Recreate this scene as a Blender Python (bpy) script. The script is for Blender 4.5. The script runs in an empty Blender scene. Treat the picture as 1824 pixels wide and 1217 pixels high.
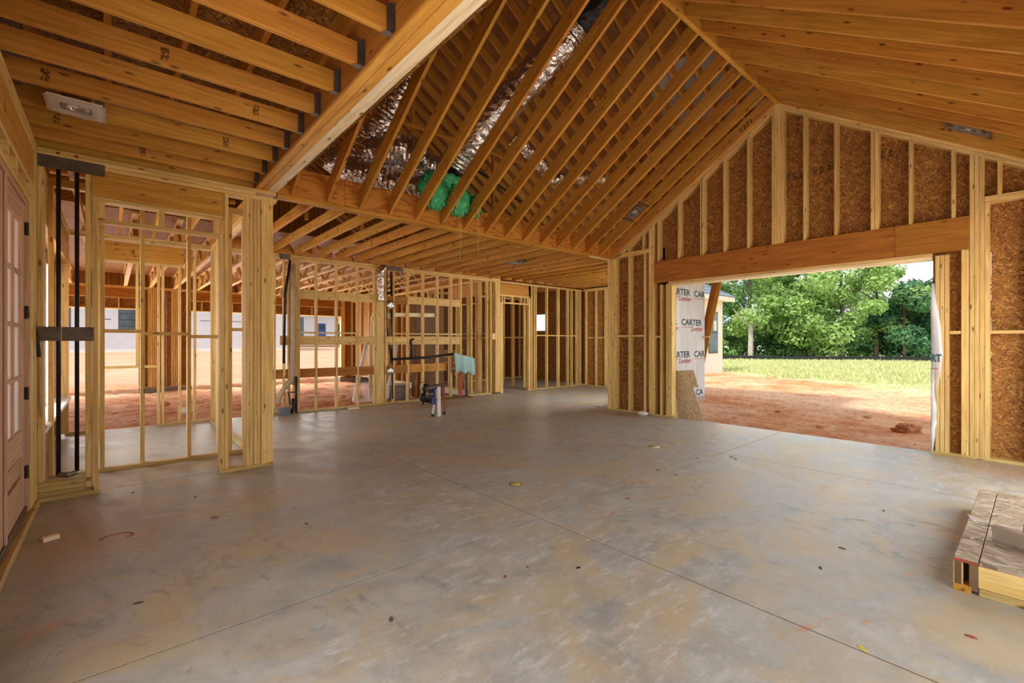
import bpy, bmesh, math, random
from mathutils import Vector, Matrix, noise
random.seed(7)
sc = bpy.context.scene
COL = sc.collection
PI = math.pi

# ------------------------------------------------------------------ camera
cam_d = bpy.data.cameras.new('camera')
cam_d.sensor_width = 36.0
cam_d.lens = 815.0 * 36.0 / 1824.0
cam_d.clip_start = 0.05
cam_d.clip_end = 600
cam = bpy.data.objects.new('camera', cam_d)
COL.objects.link(cam)
cam.location = (0, 0, 1.4)
HEAD = math.atan2(0.7542, 0.6567)
cam.rotation_euler = (PI / 2, 0, HEAD - PI / 2)
sc.camera = cam

# ------------------------------------------------------------------ sky
w = bpy.data.worlds.new('sky')
sc.world = w
w.use_nodes = True
nt = w.node_tree
nt.nodes.clear()
o_ = nt.nodes.new('ShaderNodeOutputWorld')
bg = nt.nodes.new('ShaderNodeBackground')
tc = nt.nodes.new('ShaderNodeTexCoord')
mp = nt.nodes.new('ShaderNodeMapping')
mp.inputs['Scale'].default_value = (2.0, 2.0, 5.0)
ns = nt.nodes.new('ShaderNodeTexNoise')
ns.inputs['Scale'].default_value = 1.6
ns.inputs['Detail'].default_value = 6
cr = nt.nodes.new('ShaderNodeValToRGB')
cr.color_ramp.elements[0].position = 0.38
cr.color_ramp.elements[0].color = (0.62, 0.78, 1.0, 1)
cr.color_ramp.elements[1].position = 0.58
cr.color_ramp.elements[1].color = (1.0, 0.985, 0.96, 1)
nt.links.new(tc.outputs['Generated'], mp.inputs['Vector'])
nt.links.new(mp.outputs['Vector'], ns.inputs['Vector'])
nt.links.new(ns.outputs['Fac'], cr.inputs['Fac'])
nt.links.new(cr.outputs['Color'], bg.inputs['Color'])
bg.inputs['Strength'].default_value = 1.0
nt.links.new(bg.outputs['Background'], o_.inputs['Surface'])

# ------------------------------------------------------------------ sun
sun_d = bpy.data.lights.new('sun', 'SUN')
sun_d.energy = 2.8
sun_d.angle = math.radians(6)
sun_d.color = (1.0, 0.95, 0.86)
sun = bpy.data.objects.new('sun', sun_d)
COL.objects.link(sun)
sun.rotation_euler = Vector((0.62, 0.10, -0.78)).to_track_quat('-Z', 'Y').to_euler()

# ------------------------------------------------------------------ fill lamps added at the openings, some unseen, to brighten the interior
def fill_lamp(name, loc, aim, wx, wz, power, col=(1.0, .97, .93)):
    d = bpy.data.lights.new(name, 'AREA')
    d.shape = 'RECTANGLE'
    d.size, d.size_y = wx, wz
    d.energy = power
    d.color = col
    o = bpy.data.objects.new(name, d)
    COL.objects.link(o)
    o.location = loc
    o.rotation_euler = Vector(aim).to_track_quat('-Z', 'Z').to_euler()
    return o
fill_lamp('fill_window_near', (2.45, -.66, 1.3), (0, 1, .05), 1.9, 2.3, 14)
fill_lamp('fill_window_far', (5.70, -.66, 1.3), (0, 1, .05), 3.3, 2.3, 48)
fill_lamp('fill_entry_window', (-.70, 1.0, 1.35), (1, -.08, .0), 1.7, 2.0, 38)
fill_lamp('fill_kitchen_window', (9.0, 5.52, 1.6), (0, 1, .0), 1.5, 1.3, 75)
fill_lamp('fill_gable_opening', (8.1, 2.6, 1.25), (-1, 0, .05), 3.4, 2.2, 14)
fill_lamp('daylight_garage_door', (-1.1, 19.1, 1.1), (0, -1, .12), 3.4, 2.3, 90)
fill_lamp('fill_garage_doors', (4.5, 19.1, 1.1), (0, -1, .12), 4.9, 2.3, 150)
fill_lamp('fill_side_windows', (-.72, 7.7, 1.5), (1, 0, 0), 3.0, 1.7, 55)
fill_lamp('fill_back_window', (12.2, 12.15, 2.1), (-1, 0, 0), .5, .6, 8)

# ------------------------------------------------------------------ exposure
vs = sc.view_settings
vs.view_transform = 'Standard'
vs.look = 'None'
vs.exposure = 0.6
vs.gamma = 1.0
vs.use_curve_mapping = False
sc.cycles.max_bounces = 8
sc.cycles.diffuse_bounces = 5
sc.cycles.use_adaptive_sampling = True
sc.cycles.adaptive_threshold = .06
sc.cycles.glossy_bounces = 4
sc.cycles.transmission_bounces = 6
sc.cycles.transparent_max_bounces = 8
sc.cycles.caustics_reflective = False
sc.cycles.caustics_refractive = False

# ------------------------------------------------------------------ materials
def lin(r, g, b):
    def f(c):
        c /= 255.0
        return c / 12.92 if c <= 0.04045 else ((c + 0.055) / 1.055) ** 2.4
    return (f(r), f(g), f(b), 1)

class N:
    """small node-graph helper"""
    def __init__(s, name):
        s.m = bpy.data.materials.new(name)
        s.m.use_nodes = True
        s.t = s.m.node_tree
        s.b = s.t.nodes['Principled BSDF']
        s.b.inputs['Specular IOR Level'].default_value = 0.3
    def n(s, kind, **kw):
        nd = s.t.nodes.new('ShaderNode' + kind)
        for k, v in kw.items():
            if hasattr(nd, k) and k not in nd.inputs:
                setattr(nd, k, v)
            else:
                nd.inputs[k].default_value = v
        return nd
    def l(s, a, b):
        s.t.links.new(a, b)
    def set(s, k, v):
        s.b.inputs[k].default_value = v
        return s
    def coord(s, kind='Object', scale=(1, 1, 1), rnd=True):
        tc = s.n('TexCoord')
        src = tc.outputs[kind]
        if rnd:
            oi = s.n('ObjectInfo')
            mu = s.n('VectorMath', operation='SCALE')
            mu.inputs[0].default_value = (31.7, 17.3, 23.9)
            s.l(oi.outputs['Random'], mu.inputs['Scale'])
            ad = s.n('VectorMath', operation='ADD')
            s.l(src, ad.inputs[0]); s.l(mu.outputs[0], ad.inputs[1])
            src = ad.outputs[0]
        return s.scale(src, scale)
    def scale(s, src, scale, rot=(0, 0, 0)):
        m = s.n('Mapping')
        m.inputs['Scale'].default_value = scale
        m.inputs['Rotation'].default_value = rot
        s.l(src, m.inputs['Vector'])
        return m.outputs[0]
    def noise(s, src, scale=1, detail=3, dist=0, rough=.5):
        nd = s.n('TexNoise', Scale=scale, Detail=detail, Distortion=dist, Roughness=rough)
        s.l(src, nd.inputs['Vector'])
        return nd.outputs['Fac']
    def ramp(s, src, stops):
        r = s.n('ValToRGB')
        e = r.color_ramp.elements
        while len(e) < len(stops):
            e.new(0.5)
        for el, (p, c) in zip(e, stops):
            el.position = p
            el.color = c if len(c) == 4 else (*c, 1)
        s.l(src, r.inputs['Fac'])
        return r.outputs['Color']
    def mix(s, fac, a, b, mode='MIX'):
        m = s.n('Mix', data_type='RGBA', blend_type=mode)
        for k, v in ((0, fac), (6, a), (7, b)):
            if isinstance(v, (int, float)):
                m.inputs[k].default_value = v
            elif isinstance(v, tuple):
                m.inputs[k].default_value = v
            else:
                s.l(v, m.inputs[k])
        return m.outputs[2]
    def math(s, op, a, b=0.0):
        m = s.n('Math', operation=op)
        for k, v in ((0, a), (1, b)):
            if isinstance(v, (int, float)):
                m.inputs[k].default_value = v
            else:
                s.l(v, m.inputs[k])
        return m.outputs[0]
    def out(s, col, rough=None):
        s.l(col, s.b.inputs['Base Color'])
        if rough is not None:
            s.b.inputs['Roughness'].default_value = rough
        return s.m
    def bump(s, h, strength=.3, dist=.01):
        b = s.n('Bump', Strength=strength, Distance=dist)
        s.l(h, b.inputs['Height'])
        s.l(b.outputs[0], s.b.inputs['Normal'])

BW = ((0, 0, 0, 1), (1, 1, 1, 1))

def wood(name, light, dark, knot=(92, 52, 20), vary=0.16, knots=True, stamp=False):
    g = N(name)
    c = g.coord()
    fine = g.noise(g.scale(c, (2.2, 42, 42)), 1, 3, .4, .6)
    broad = g.noise(g.scale(c, (0.8, 7, 7)), 1, 2, 1.2)
    col = g.ramp(broad, [(0.3, lin(*light)), (0.72, lin(*dark))])
    d2 = tuple(int(v * .78) for v in dark)
    col = g.mix(g.ramp(fine, [(0.42, (0, 0, 0, 1)), (0.75, (.75, .75, .75, 1))]), col, lin(*d2))
    if knots:
        vo = g.n('TexVoronoi', feature='F1', Scale=1.0, Randomness=1.0)
        wob = g.scale(c, (4.0, 13, 13))
        g.l(wob, vo.inputs['Vector'])
        kf = g.ramp(vo.outputs['Distance'], [(0.07, (1, 1, 1, 1)), (0.17, (0, 0, 0, 1))])
        col = g.mix(g.math('MULTIPLY', kf, .85), col, lin(*knot))
    oi = g.n('ObjectInfo')
    if stamp:      # small black grade stamp inked on the face of each board
        tcs = g.n('TexCoord'); sp = g.n('SeparateXYZ'); g.l(tcs.outputs['Object'], sp.inputs[0])
        fa = g.math('SUBTRACT', g.math('FRACT', g.math('MULTIPLY', oi.outputs['Random'], 13.7)), .5)
        inx = g.math('LESS_THAN', g.math('ABSOLUTE', g.math('SUBTRACT', sp.outputs[0], g.math('MULTIPLY', fa, 1.3))), .022)
        iny = g.math('LESS_THAN', g.math('ABSOLUTE', sp.outputs[1]), .042)
        nzs = g.math('GREATER_THAN', g.noise(g.scale(c, (95, 70, 70)), 1, 1), .47)
        col = g.mix(g.math('MULTIPLY', g.math('MULTIPLY', inx, iny), g.math('MULTIPLY', nzs, .8)), col, lin(36, 26, 18))
    hv = g.n('HueSaturation')
    g.l(col, hv.inputs['Color'])
    g.l(g.math('ADD', g.math('MULTIPLY', oi.outputs['Random'], vary), 1 - vary * .6), hv.inputs['Value'])
    fr = g.math('FRACT', g.math('MULTIPLY', oi.outputs['Random'], 7.31))
    g.l(g.math('ADD', g.math('MULTIPLY', fr, .012), .494), hv.inputs['Hue'])
    g.bump(fine, .15, .003)
    return g.out(hv.outputs[0], .62)

M = {}
M['stud'] = wood('stud_pine', (240, 208, 136), (226, 184, 106))
M['joist'] = wood('joist_pine', (218, 162, 74), (200, 138, 50), knot=(84, 42, 14), stamp=True)
M['rafter'] = wood('rafter_fir', (214, 154, 64), (194, 130, 44), knot=(80, 38, 12))
M['cream'] = wood('planed_pine', (255, 240, 205), (248, 226, 178), vary=.05)
M['beam'] = wood('beam_fir', (238, 184, 88), (224, 164, 66), vary=.06)
M['lvl'] = wood('laminated_veneer', (184, 122, 46), (162, 100, 32), knot=(86, 40, 14), vary=.1)
M['treated'] = wood('treated_pine', (214, 188, 124), (194, 164, 98))
M['door'] = wood('unfinished_door_wood', (216, 180, 150), (200, 160, 130), knots=False, vary=.04)

def ply():
    g = N('veneer_ply')
    c = g.coord()
    n1 = g.noise(g.scale(c, (1.1, 4.5, 4.5)), 1, 2, .3, .4)
    rings = g.math('SINE', g.math('MULTIPLY', n1, 62.0))
    nz = g.noise(g.scale(c, (3, 40, 40)), 1, 4, .5)
    col = g.ramp(rings, [(0.0, lin(206, 140, 58)), (0.55, lin(196, 128, 50)), (1.0, lin(158, 94, 32))])
    col = g.mix(g.math('MULTIPLY', nz, .5), col, lin(166, 98, 34))
    return g.out(col, .6)
M['ply'] = ply()

def osb(name, light, mid, dark, printed=False, sc_=1.0):
    g = N(name)
    c = g.coord()
    vals = []
    for i, (ang, off) in enumerate(((0.35, 0), (-0.9, 5), (1.35, 11), (2.3, 17))):
        m = g.scale(c, (1, 1, 1), (0, 0, ang))
        m2 = g.scale(m, (17 * sc_, 78 * sc_, 78))
        vo = g.n('TexVoronoi', feature='F1', Scale=1.0, Randomness=1.0)
        vo.voronoi_dimensions = '2D'
        g.l(m2, vo.inputs['Vector'])
        sx = g.n('SeparateColor')
        g.l(vo.outputs['Color'], sx.inputs[0])
        vals.append((sx.outputs[0], sx.outputs[1]))
    best, pr = vals[0]
    # the strand with the highest priority lies on top
    for v, p in vals[1:]:
        gt = g.math('GREATER_THAN', p, pr)
        mx = g.n('Mix', data_type='FLOAT')
        g.l(gt, mx.inputs[0]); g.l(best, mx.inputs[2]); g.l(v, mx.inputs[3])
        best = mx.outputs[0]
        pr = g.math('MAXIMUM', p, pr)
    col = g.ramp(best, [(0.0, lin(*dark)), (0.35, lin(*mid)), (0.7, lin(*mid)), (1.0, lin(*light))])
    fb = g.noise(g.scale(c, (34, 34, 34)), 1, 4, 1.5)
    col = g.mix(g.math('MULTIPLY', fb, .5), col, lin(*dark))
    if printed:
        # faint grade stamp printed on the sheet: rows of broken dark marks
        sp = g.n('SeparateXYZ')
        tc = g.n('TexCoord')
        g.l(tc.outputs['Object'], sp.inputs[0])
        X, Y = sp.outputs[0], sp.outputs[1]
        def box(v, cen, half):
            return g.math('LESS_THAN', g.math('ABSOLUTE', g.math('SUBTRACT', v, cen)), half)
        rows = g.math('GREATER_THAN', g.math('SINE', g.math('MULTIPLY', X, 70.0)), -.25)
        nz = g.noise(g.scale(c, (60, 34, 1)), 1, 2)
        ink = g.math('MULTIPLY', rows, g.math('GREATER_THAN', nz, .5))
        m1 = g.math('MULTIPLY', box(X, 0.25, .42), box(Y, 0.16, .055))
        m2 = g.math('MULTIPLY', box(X, -.8, .2), box(Y, -.1, .09))
        ink = g.math('MULTIPLY', ink, g.math('MAXIMUM', m1, m2))
        col = g.mix(g.math('MULTIPLY', ink, .75), col, lin(40, 26, 14))
    g.bump(best, .25, .004)
    return g.out(col, .7)
M['osb'] = osb('osb_sheathing', (214, 166, 92), (160, 110, 50), (104, 64, 26))
M['osb_print'] = osb('osb_sheathing_printed', (214, 166, 92), (160, 110, 50), (104, 64, 26), True)
M['osb_dust'] = osb('osb_grey_dust', (218, 206, 188), (178, 160, 138), (128, 108, 86), False, .5)
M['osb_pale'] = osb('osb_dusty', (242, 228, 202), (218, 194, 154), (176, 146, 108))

def concrete():
    g = N('slab_concrete')
    c = g.coord('Object', rnd=False)
    K = ((0, 0, 0, 1), (1, 1, 1, 1))
    def mask(f, lo, hi, k=1.0):
        return g.ramp(f, [(lo, (0, 0, 0, 1)), (hi, (k, k, k, 1))])
    big = g.noise(c, .38, 4, .8, .55)
    b = g.noise(g.scale(c, (1, 1, 1), (0, 0, .7)), 3.2, 8, .5, .7)
    fine = g.noise(c, 14, 8, .4, .72)
    col = g.ramp(b, [(0.28, lin(156, 157, 153)), (0.5, lin(180, 181, 176)), (0.72, lin(200, 201, 197))])
    # sandy film in drifts
    tn = g.noise(g.scale(c, (1, 1.5, 1), (0, 0, 1.1)), 1.1, 8, 1.0, .66)
    col = g.mix(mask(tn, .44, .62, .72), col, lin(202, 180, 138))
    # bluish trowel burns
    bl = g.noise(g.scale(c, (1.6, 1, 1), (0, 0, -.3)), 4.2, 8, .9, .7)
    bm = g.math('MULTIPLY', mask(bl, .52, .68), mask(big, .40, .60))
    col = g.mix(g.math('MULTIPLY', bm, .75), col, lin(118, 128, 136))
    # pale scuffs
    wh = g.noise(g.scale(c, (5, 14, 1), (0, 0, .35)), 1.0, 8, .25, .75)
    wz = g.noise(g.scale(c, (1, 1, 1), (0, 0, 2.0)), .5, 3, .4)
    col = g.mix(g.math('MULTIPLY', mask(wh, .52, .66, .8), mask(wz, .46, .6)), col, lin(222, 222, 219))
    # dark scuffs
    dk = g.noise(g.scale(c, (9, 4, 1), (0, 0, -.6)), 1.0, 7, .3, .75)
    col = g.mix(mask(dk, .62, .72, .55), col, lin(116, 110, 100))
    # red clay tracked in on boots
    mud = g.noise(g.scale(c, (1, 1.7, 1), (0, 0, .4)), 2.6, 8, .9, .72)
    mudz = g.noise(c, .6, 3, .4)
    mk = g.math('MULTIPLY', mask(mud, .58, .66), mask(mudz, .40, .58))
    col = g.mix(g.math('MULTIPLY', mk, .75), col, lin(198, 138, 76))
    # heavier clay where boots come in: by the gable corner, along the far wall, inside the doors
    for cx_, cy_, rx, ry in ((7.3, .2, 1.3, .9), (5.6, 8.7, 2.6, .9), (-.1, 4.6, .8, 1.4), (7.3, 5.2, .5, 1.0)):
        sb_ = g.n('VectorMath', operation='SUBTRACT')
        vs_ = g.n('VectorMath', operation='MULTIPLY')
        g.l(c, sb_.inputs[0]); sb_.inputs[1].default_value = (cx_, cy_, 0)
        g.l(sb_.outputs[0], vs_.inputs[0]); vs_.inputs[1].default_value = (1 / rx, 1 / ry, 0)
        ln = g.n('VectorMath', operation='LENGTH'); g.l(vs_.outputs[0], ln.inputs[0])
        mk2 = g.ramp(g.math('ADD', ln.outputs['Value'], g.math('MULTIPLY', mud, .8)), [(0.55, (.8, .8, .8, 1)), (1.0, (0, 0, 0, 1))])
        col = g.mix(g.math('MULTIPLY', mk2, .62), col, lin(166, 120, 80))
    col = g.mix(g.math('MULTIPLY', fine, .24), col, lin(116, 112, 104))
    g.l(g.ramp(b, [(0.3, (.36, .36, .36, 1)), (0.7, (.58, .58, .58, 1))]), g.b.inputs['Roughness'])
    g.b.inputs['Specular IOR Level'].default_value = .45
    g.bump(fine, .12, .004)
    return g.out(col)
M['concrete'] = concrete()

def simple(name, rgb, rough=.6, metal=0, vary=None, scale=8, spec=.3):
    g = N(name)
    c = g.coord()
    nz = g.noise(c, scale, 5, .3, .6)
    k = .82 if vary is None else vary
    col = g.ramp(nz, [(0.3, lin(*[int(v * k) for v in rgb])), (0.7, lin(*rgb))])
    g.set('Metallic', metal)
    g.b.inputs['Specular IOR Level'].default_value = spec
    return g.out(col, rough)
M['steel'] = simple('galvanized_steel', (176, 172, 168), .42, .8)
M['galv'] = simple('dull_galvanized', (186, 170, 150), .45, .25)
M['plate'] = simple('steel_nail_plate', (124, 112, 104), .5, .6, .75)
M['black'] = simple('black_pipe', (44, 38, 36), .4)
M['brass'] = simple('valve_brass', (150, 136, 120), .4, .6)
M['green'] = simple('green_plastic', (84, 206, 138), .3, 0, .8, 5)
M['white'] = simple('white_trim', (236, 232, 226), .55, 0, .94)
M['redplastic'] = simple('red_plastic', (176, 64, 44), .5)
M['blue'] = simple('blue_paint', (48, 72, 150), .5)
M['rust'] = simple('rust_paint', (170, 84, 58), .6)
M['teal'] = simple('teal_sheet', (168, 208, 204), .5, 0, .86, 4)
M['board_brown'] = simple('brown_board', (136, 106, 78), .75, 0, .86, 3)
M['jointclay'] = simple('joint_clay', (112, 82, 56), .9)
M['pvc'] = simple('pale_pvc', (206, 184, 156), .5)
M['block'] = simple('foundation_concrete', (150, 146, 142), .85)
M['bluegrey'] = simple('blue_grey_box', (120, 132, 146), .6)
M['string'] = simple('string', (224, 206, 160), .8)
M['navy'] = simple('navy_frame', (52, 66, 88), .5)
M['bluedoor'] = simple('blue_door', (56, 92, 160), .5)
M['yellow'] = simple('yellow_cap', (226, 204, 92), .5)
M['red'] = simple('red_ink', (196, 62, 52), .7)
M['ink'] = simple('teal_ink', (70, 104, 112), .7)
M['inkdark'] = simple('dark_ink', (40, 32, 26), .7)
M['shingle'] = simple('grey_shingle', (128, 142, 160), .8, 0, .7, 14)
M['siding'] = simple('house_wrap_white', (206, 210, 216), .7, 0, .96, 2)
M['peach'] = simple('house_wrap_cream', (244, 232, 216), .7, 0, .96, 2)
M['fence'] = simple('black_silt_fence', (38, 44, 42), .8)
M['bark'] = simple('bark', (120, 106, 92), .9, 0, .6, 5)
M['barkpale'] = simple('bark_pale', (196, 186, 172), .9, 0, .7, 5)
M['deck'] = simple('roof_deck', (172, 122, 72), .85, 0, .75, 3)
M['barrier'] = simple('roof_barrier', (186, 178, 174), .7, 0, .8, 2)

def foil():
    g = N('foil_jacket')
    c = g.coord()
    n1 = g.noise(g.scale(c, (14, 14, 14)), 1, 3, .6, .6)
    g.set('Metallic', 1.0)
    g.bump(n1, .5, .04)
    return g.out(g.ramp(n1, [(0.3, lin(206, 200, 196)), (0.7, lin(246, 244, 242))]), .2)
M['foil'] = foil()

def wrap():
    g = N('house_wrap')
    c = g.coord()
    n1 = g.noise(g.scale(c, (1.5, 4, 4), (0, .6, 0)), 1.5, 4, .6)
    g.bump(n1, .5, .03)
    return g.out(g.ramp(n1, [(0.3, lin(212, 214, 216)), (0.7, lin(232, 234, 236))]), .4)
M['wrap'] = wrap()

def glass():
    g = N('door_glass')
    for n in list(g.t.nodes):
        if n.type == 'BSDF_PRINCIPLED':
            g.t.nodes.remove(n)
    tr = g.n('BsdfTransparent', Color=(.93, .94, .95, 1))
    gl = g.n('BsdfGlossy', Color=(1, 1, 1, 1), Roughness=.03)
    fr = g.n('Fresnel', IOR=1.5)
    mx = g.n('MixShader')
    g.l(fr.outputs[0], mx.inputs[0]); g.l(tr.outputs[0], mx.inputs[1]); g.l(gl.outputs[0], mx.inputs[2])
    g.l(mx.outputs[0], g.t.nodes['Material Output'].inputs[0])
    return g.m
M['glass'] = glass()

def film():
    g = N('protective_film')
    g.set('Transmission Weight', 0.0)
    tr = g.n('BsdfTranslucent', Color=(.9, .87, .84, 1))
    mx = g.n('MixShader', Fac=.6)
    g.b.inputs['Base Color'].default_value = (.85, .82, .8, 1)
    g.l(g.b.outputs[0], mx.inputs[1]); g.l(tr.outputs[0], mx.inputs[2])
    g.l(mx.outputs[0], g.t.nodes['Material Output'].inputs[0])
    return g.m
M['film'] = film()

M['windowglass'] = simple('window_glass', (92, 108, 116), .12, 0, .7, 1.5, .6)

def ground(name, grassy):
    g = N(name)
    c = g.coord('Object', rnd=False)
    big = g.noise(c, .25, 4, .5)
    mid = g.noise(c, 1.6, 6, .6, .65)
    fin = g.noise(c, 9, 5, .4, .7)
    col = g.ramp(mid, [(0.28, lin(182, 102, 58)), (0.5, lin(216, 148, 98)), (0.72, lin(232, 186, 144))])
    col = g.mix(g.ramp(big, [(0.42, (0, 0, 0, 1)), (0.62, (.7, .7, .7, 1))]), col, lin(236, 202, 168))
    col = g.mix(g.ramp(fin, [(0.35, (.6, .6, .6, 1)), (0.5, (0, 0, 0, 1))]), col, lin(152, 78, 42))
    if grassy:
        sp = g.n('SeparateXYZ')
        g.l(c, sp.inputs[0])
        X, Y = sp.outputs[0], sp.outputs[1]
        # graded pad of paler sandy subsoil past the garage
        pad = g.ramp(g.math('ADD', Y, g.math('MULTIPLY', mid, 5.0)), [(0.0, (0, 0, 0, 1)), (1.0, (1, 1, 1, 1))])
        f2 = g.math('MULTIPLY', g.math('SUBTRACT', g.math('ADD', Y, g.math('MULTIPLY', mid, 4.0)), 22.0), .25)
        cl = g.n('Clamp'); g.l(f2, cl.inputs[0])
        col = g.mix(g.math('MULTIPLY', cl.outputs[0], .75), col, lin(192, 152, 124))
        # meadow beyond the scraped building plot
        e = g.math('SUBTRACT', g.math('MULTIPLY', g.math('SUBTRACT', X, 17.0), 1.0), g.math('MULTIPLY', g.math('SUBTRACT', Y, 2.1), .86))
        e = g.math('ADD', e, g.math('MULTIPLY', g.math('SUBTRACT', mid, .5), 5.0))
        ce = g.n('Clamp'); g.l(g.math('MULTIPLY', e, .6), ce.inputs[0])
        gr = g.ramp(g.noise(c, .8, 5, .6), [(0.3, lin(168, 182, 116)), (0.6, lin(206, 210, 152)), (0.8, lin(224, 218, 170))])
        col = g.mix(ce.outputs[0], col, gr)
    g.bump(fin, .6, .05)
    return g.out(col, .95)
M['dirt'] = ground('red_clay', False)
M['plot'] = ground('clay_and_meadow', True)

def leaf(name, a, b):
    g = N(name)
    gm = g.n('NewGeometry')
    try:
        src = gm.outputs['Random Per Island']
    except Exception:
        src = g.n('ObjectInfo').outputs['Random']
    col = g.ramp(src, [(0.0, lin(*a)), (1.0, lin(*b))])
    g.l(col, g.b.inputs['Base Color'])
    g.set('Roughness', .6)
    tr = g.n('BsdfTranslucent')
    g.l(col, tr.inputs['Color'])
    mx = g.n('MixShader', Fac=.35)
    g.l(g.b.outputs[0], mx.inputs[1]); g.l(tr.outputs[0], mx.inputs[2])
    g.l(mx.outputs[0], g.t.nodes['Material Output'].inputs[0])
    return g.m
M['leaf0'] = leaf('leaf_bright', (124, 164, 84), (190, 212, 136))
M['leaf1'] = leaf('leaf_mid', (92, 136, 74), (152, 186, 112))
M['leaf2'] = leaf('leaf_deep', (64, 110, 74), (112, 156, 110))
M['grass'] = leaf('meadow_grass', (168, 180, 110), (232, 226, 178))

# ------------------------------------------------------------------ builders
def link(o, par=None):
    COL.objects.link(o)
    if par is not None:
        o.parent = par
    return o

def tag(o, label, cat, group=None, kind=None):
    o['label'] = label
    o['category'] = cat
    if group: o['group'] = group
    if kind: o['kind'] = kind
    return o

def empty(name, label, cat, loc=(0, 0, 0), group=None, kind=None):
    o = bpy.data.objects.new(name, None)
    o.empty_display_size = .1
    o.location = loc
    link(o)
    tag(o, label, cat, group, kind)
    bpy.context.view_layer.update
    return o

def place(o, par, mat):
    """world matrix for a child of an unrotated parent"""
    link(o, par)
    if par is not None:
        pl = Vector(par.location)
        if par.parent is not None:
            pl = None
        if pl is not None:
            o.matrix_parent_inverse = Matrix.Translation(-pl)
        else:
            o.matrix_parent_inverse = (world_of(par)).inverted()
    o.matrix_basis = mat
    return o

def world_of(o):
    m = o.matrix_basis.copy() if o.parent is not None else Matrix.LocRotScale(o.location, o.rotation_euler, o.scale)
    if o.parent is not None:
        m = world_of(o.parent) @ o.matrix_parent_inverse @ m
    return m

_cache = {}
def boxmesh(L, B, H, mat):
    key = (round(L, 4), round(B, 4), round(H, 4), mat)
    if key in _cache:
        return _cache[key]
    e = min(.003, B * .2, H * .2)
    l, b, h = L / 2, B / 2, H / 2
    ring = [(b - e, -h), (b, -h + e), (b, h - e), (b - e, h), (-b + e, h), (-b, h - e), (-b, -h + e), (-b + e, -h)]
    v = [(-l, y, z) for y, z in ring] + [(l, y, z) for y, z in ring]
    f = [(i, (i + 1) % 8, 8 + (i + 1) % 8, 8 + i) for i in range(8)]
    f.append(tuple(range(7, -1, -1)))
    f.append(tuple(range(8, 16)))
    me = bpy.data.meshes.new('piece')
    me.from_pydata(v, [], f)
    me.materials.append(M[mat])
    _cache[key] = me
    return me

def bx(name, par, mat, x, y, z):
    """axis-aligned timber; the grain runs along its longest side"""
    d = (x[1] - x[0], y[1] - y[0], z[1] - z[0])
    cen = Vector(((x[0] + x[1]) / 2, (y[0] + y[1]) / 2, (z[0] + z[1]) / 2))
    o3 = sorted(range(3), key=lambda i: -d[i])
    ax = [Vector([1.0 if i == q else 0.0 for i in range(3)]) for q in o3]
    ax[2] = ax[0].cross(ax[1])          # thinnest side along local Z
    R = Matrix(ax).transposed().to_4x4()
    me = boxmesh(d[o3[0]], d[o3[1]], d[o3[2]], mat)
    o = bpy.data.objects.new(name, me)
    return place(o, par, Matrix.Translation(cen) @ R)

def frame_mat(p0, p1, up=(0, 0, 1)):
    p0, p1 = Vector(p0), Vector(p1)
    X = (p1 - p0).normalized()
    U = Vector(up)
    if abs(X.dot(U)) > .999:
        U = Vector((0, 1, 0))
    Yv = U.cross(X).normalized()
    Z = X.cross(Yv)
    R = Matrix((X, Yv, Z)).transposed().to_4x4()
    return R

def st(name, par, mat, p0, p1, B, H, up=(0, 0, 1)):
    p0, p1 = Vector(p0), Vector(p1)
    me = boxmesh((p1 - p0).length, B, H, mat)
    o = bpy.data.objects.new(name, me)
    return place(o, par, Matrix.Translation((p0 + p1) / 2) @ frame_mat(p0, p1, up))

def mesh(name, par, mat, v, f, loc=(0, 0, 0), smooth=False, rot=None):
    me = bpy.data.meshes.new(name)
    me.from_pydata(v, [], f)
    for m in (mat if isinstance(mat, (list, tuple)) else [mat]):
        me.materials.append(M[m])
    if smooth:
        for p in me.polygons:
            p.use_smooth = True
    me.update()
    o = bpy.data.objects.new(name, me)
    mt = Matrix.Translation(Vector(loc))
    if rot is not None:
        mt = mt @ rot
    return place(o, par, mt)

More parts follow.
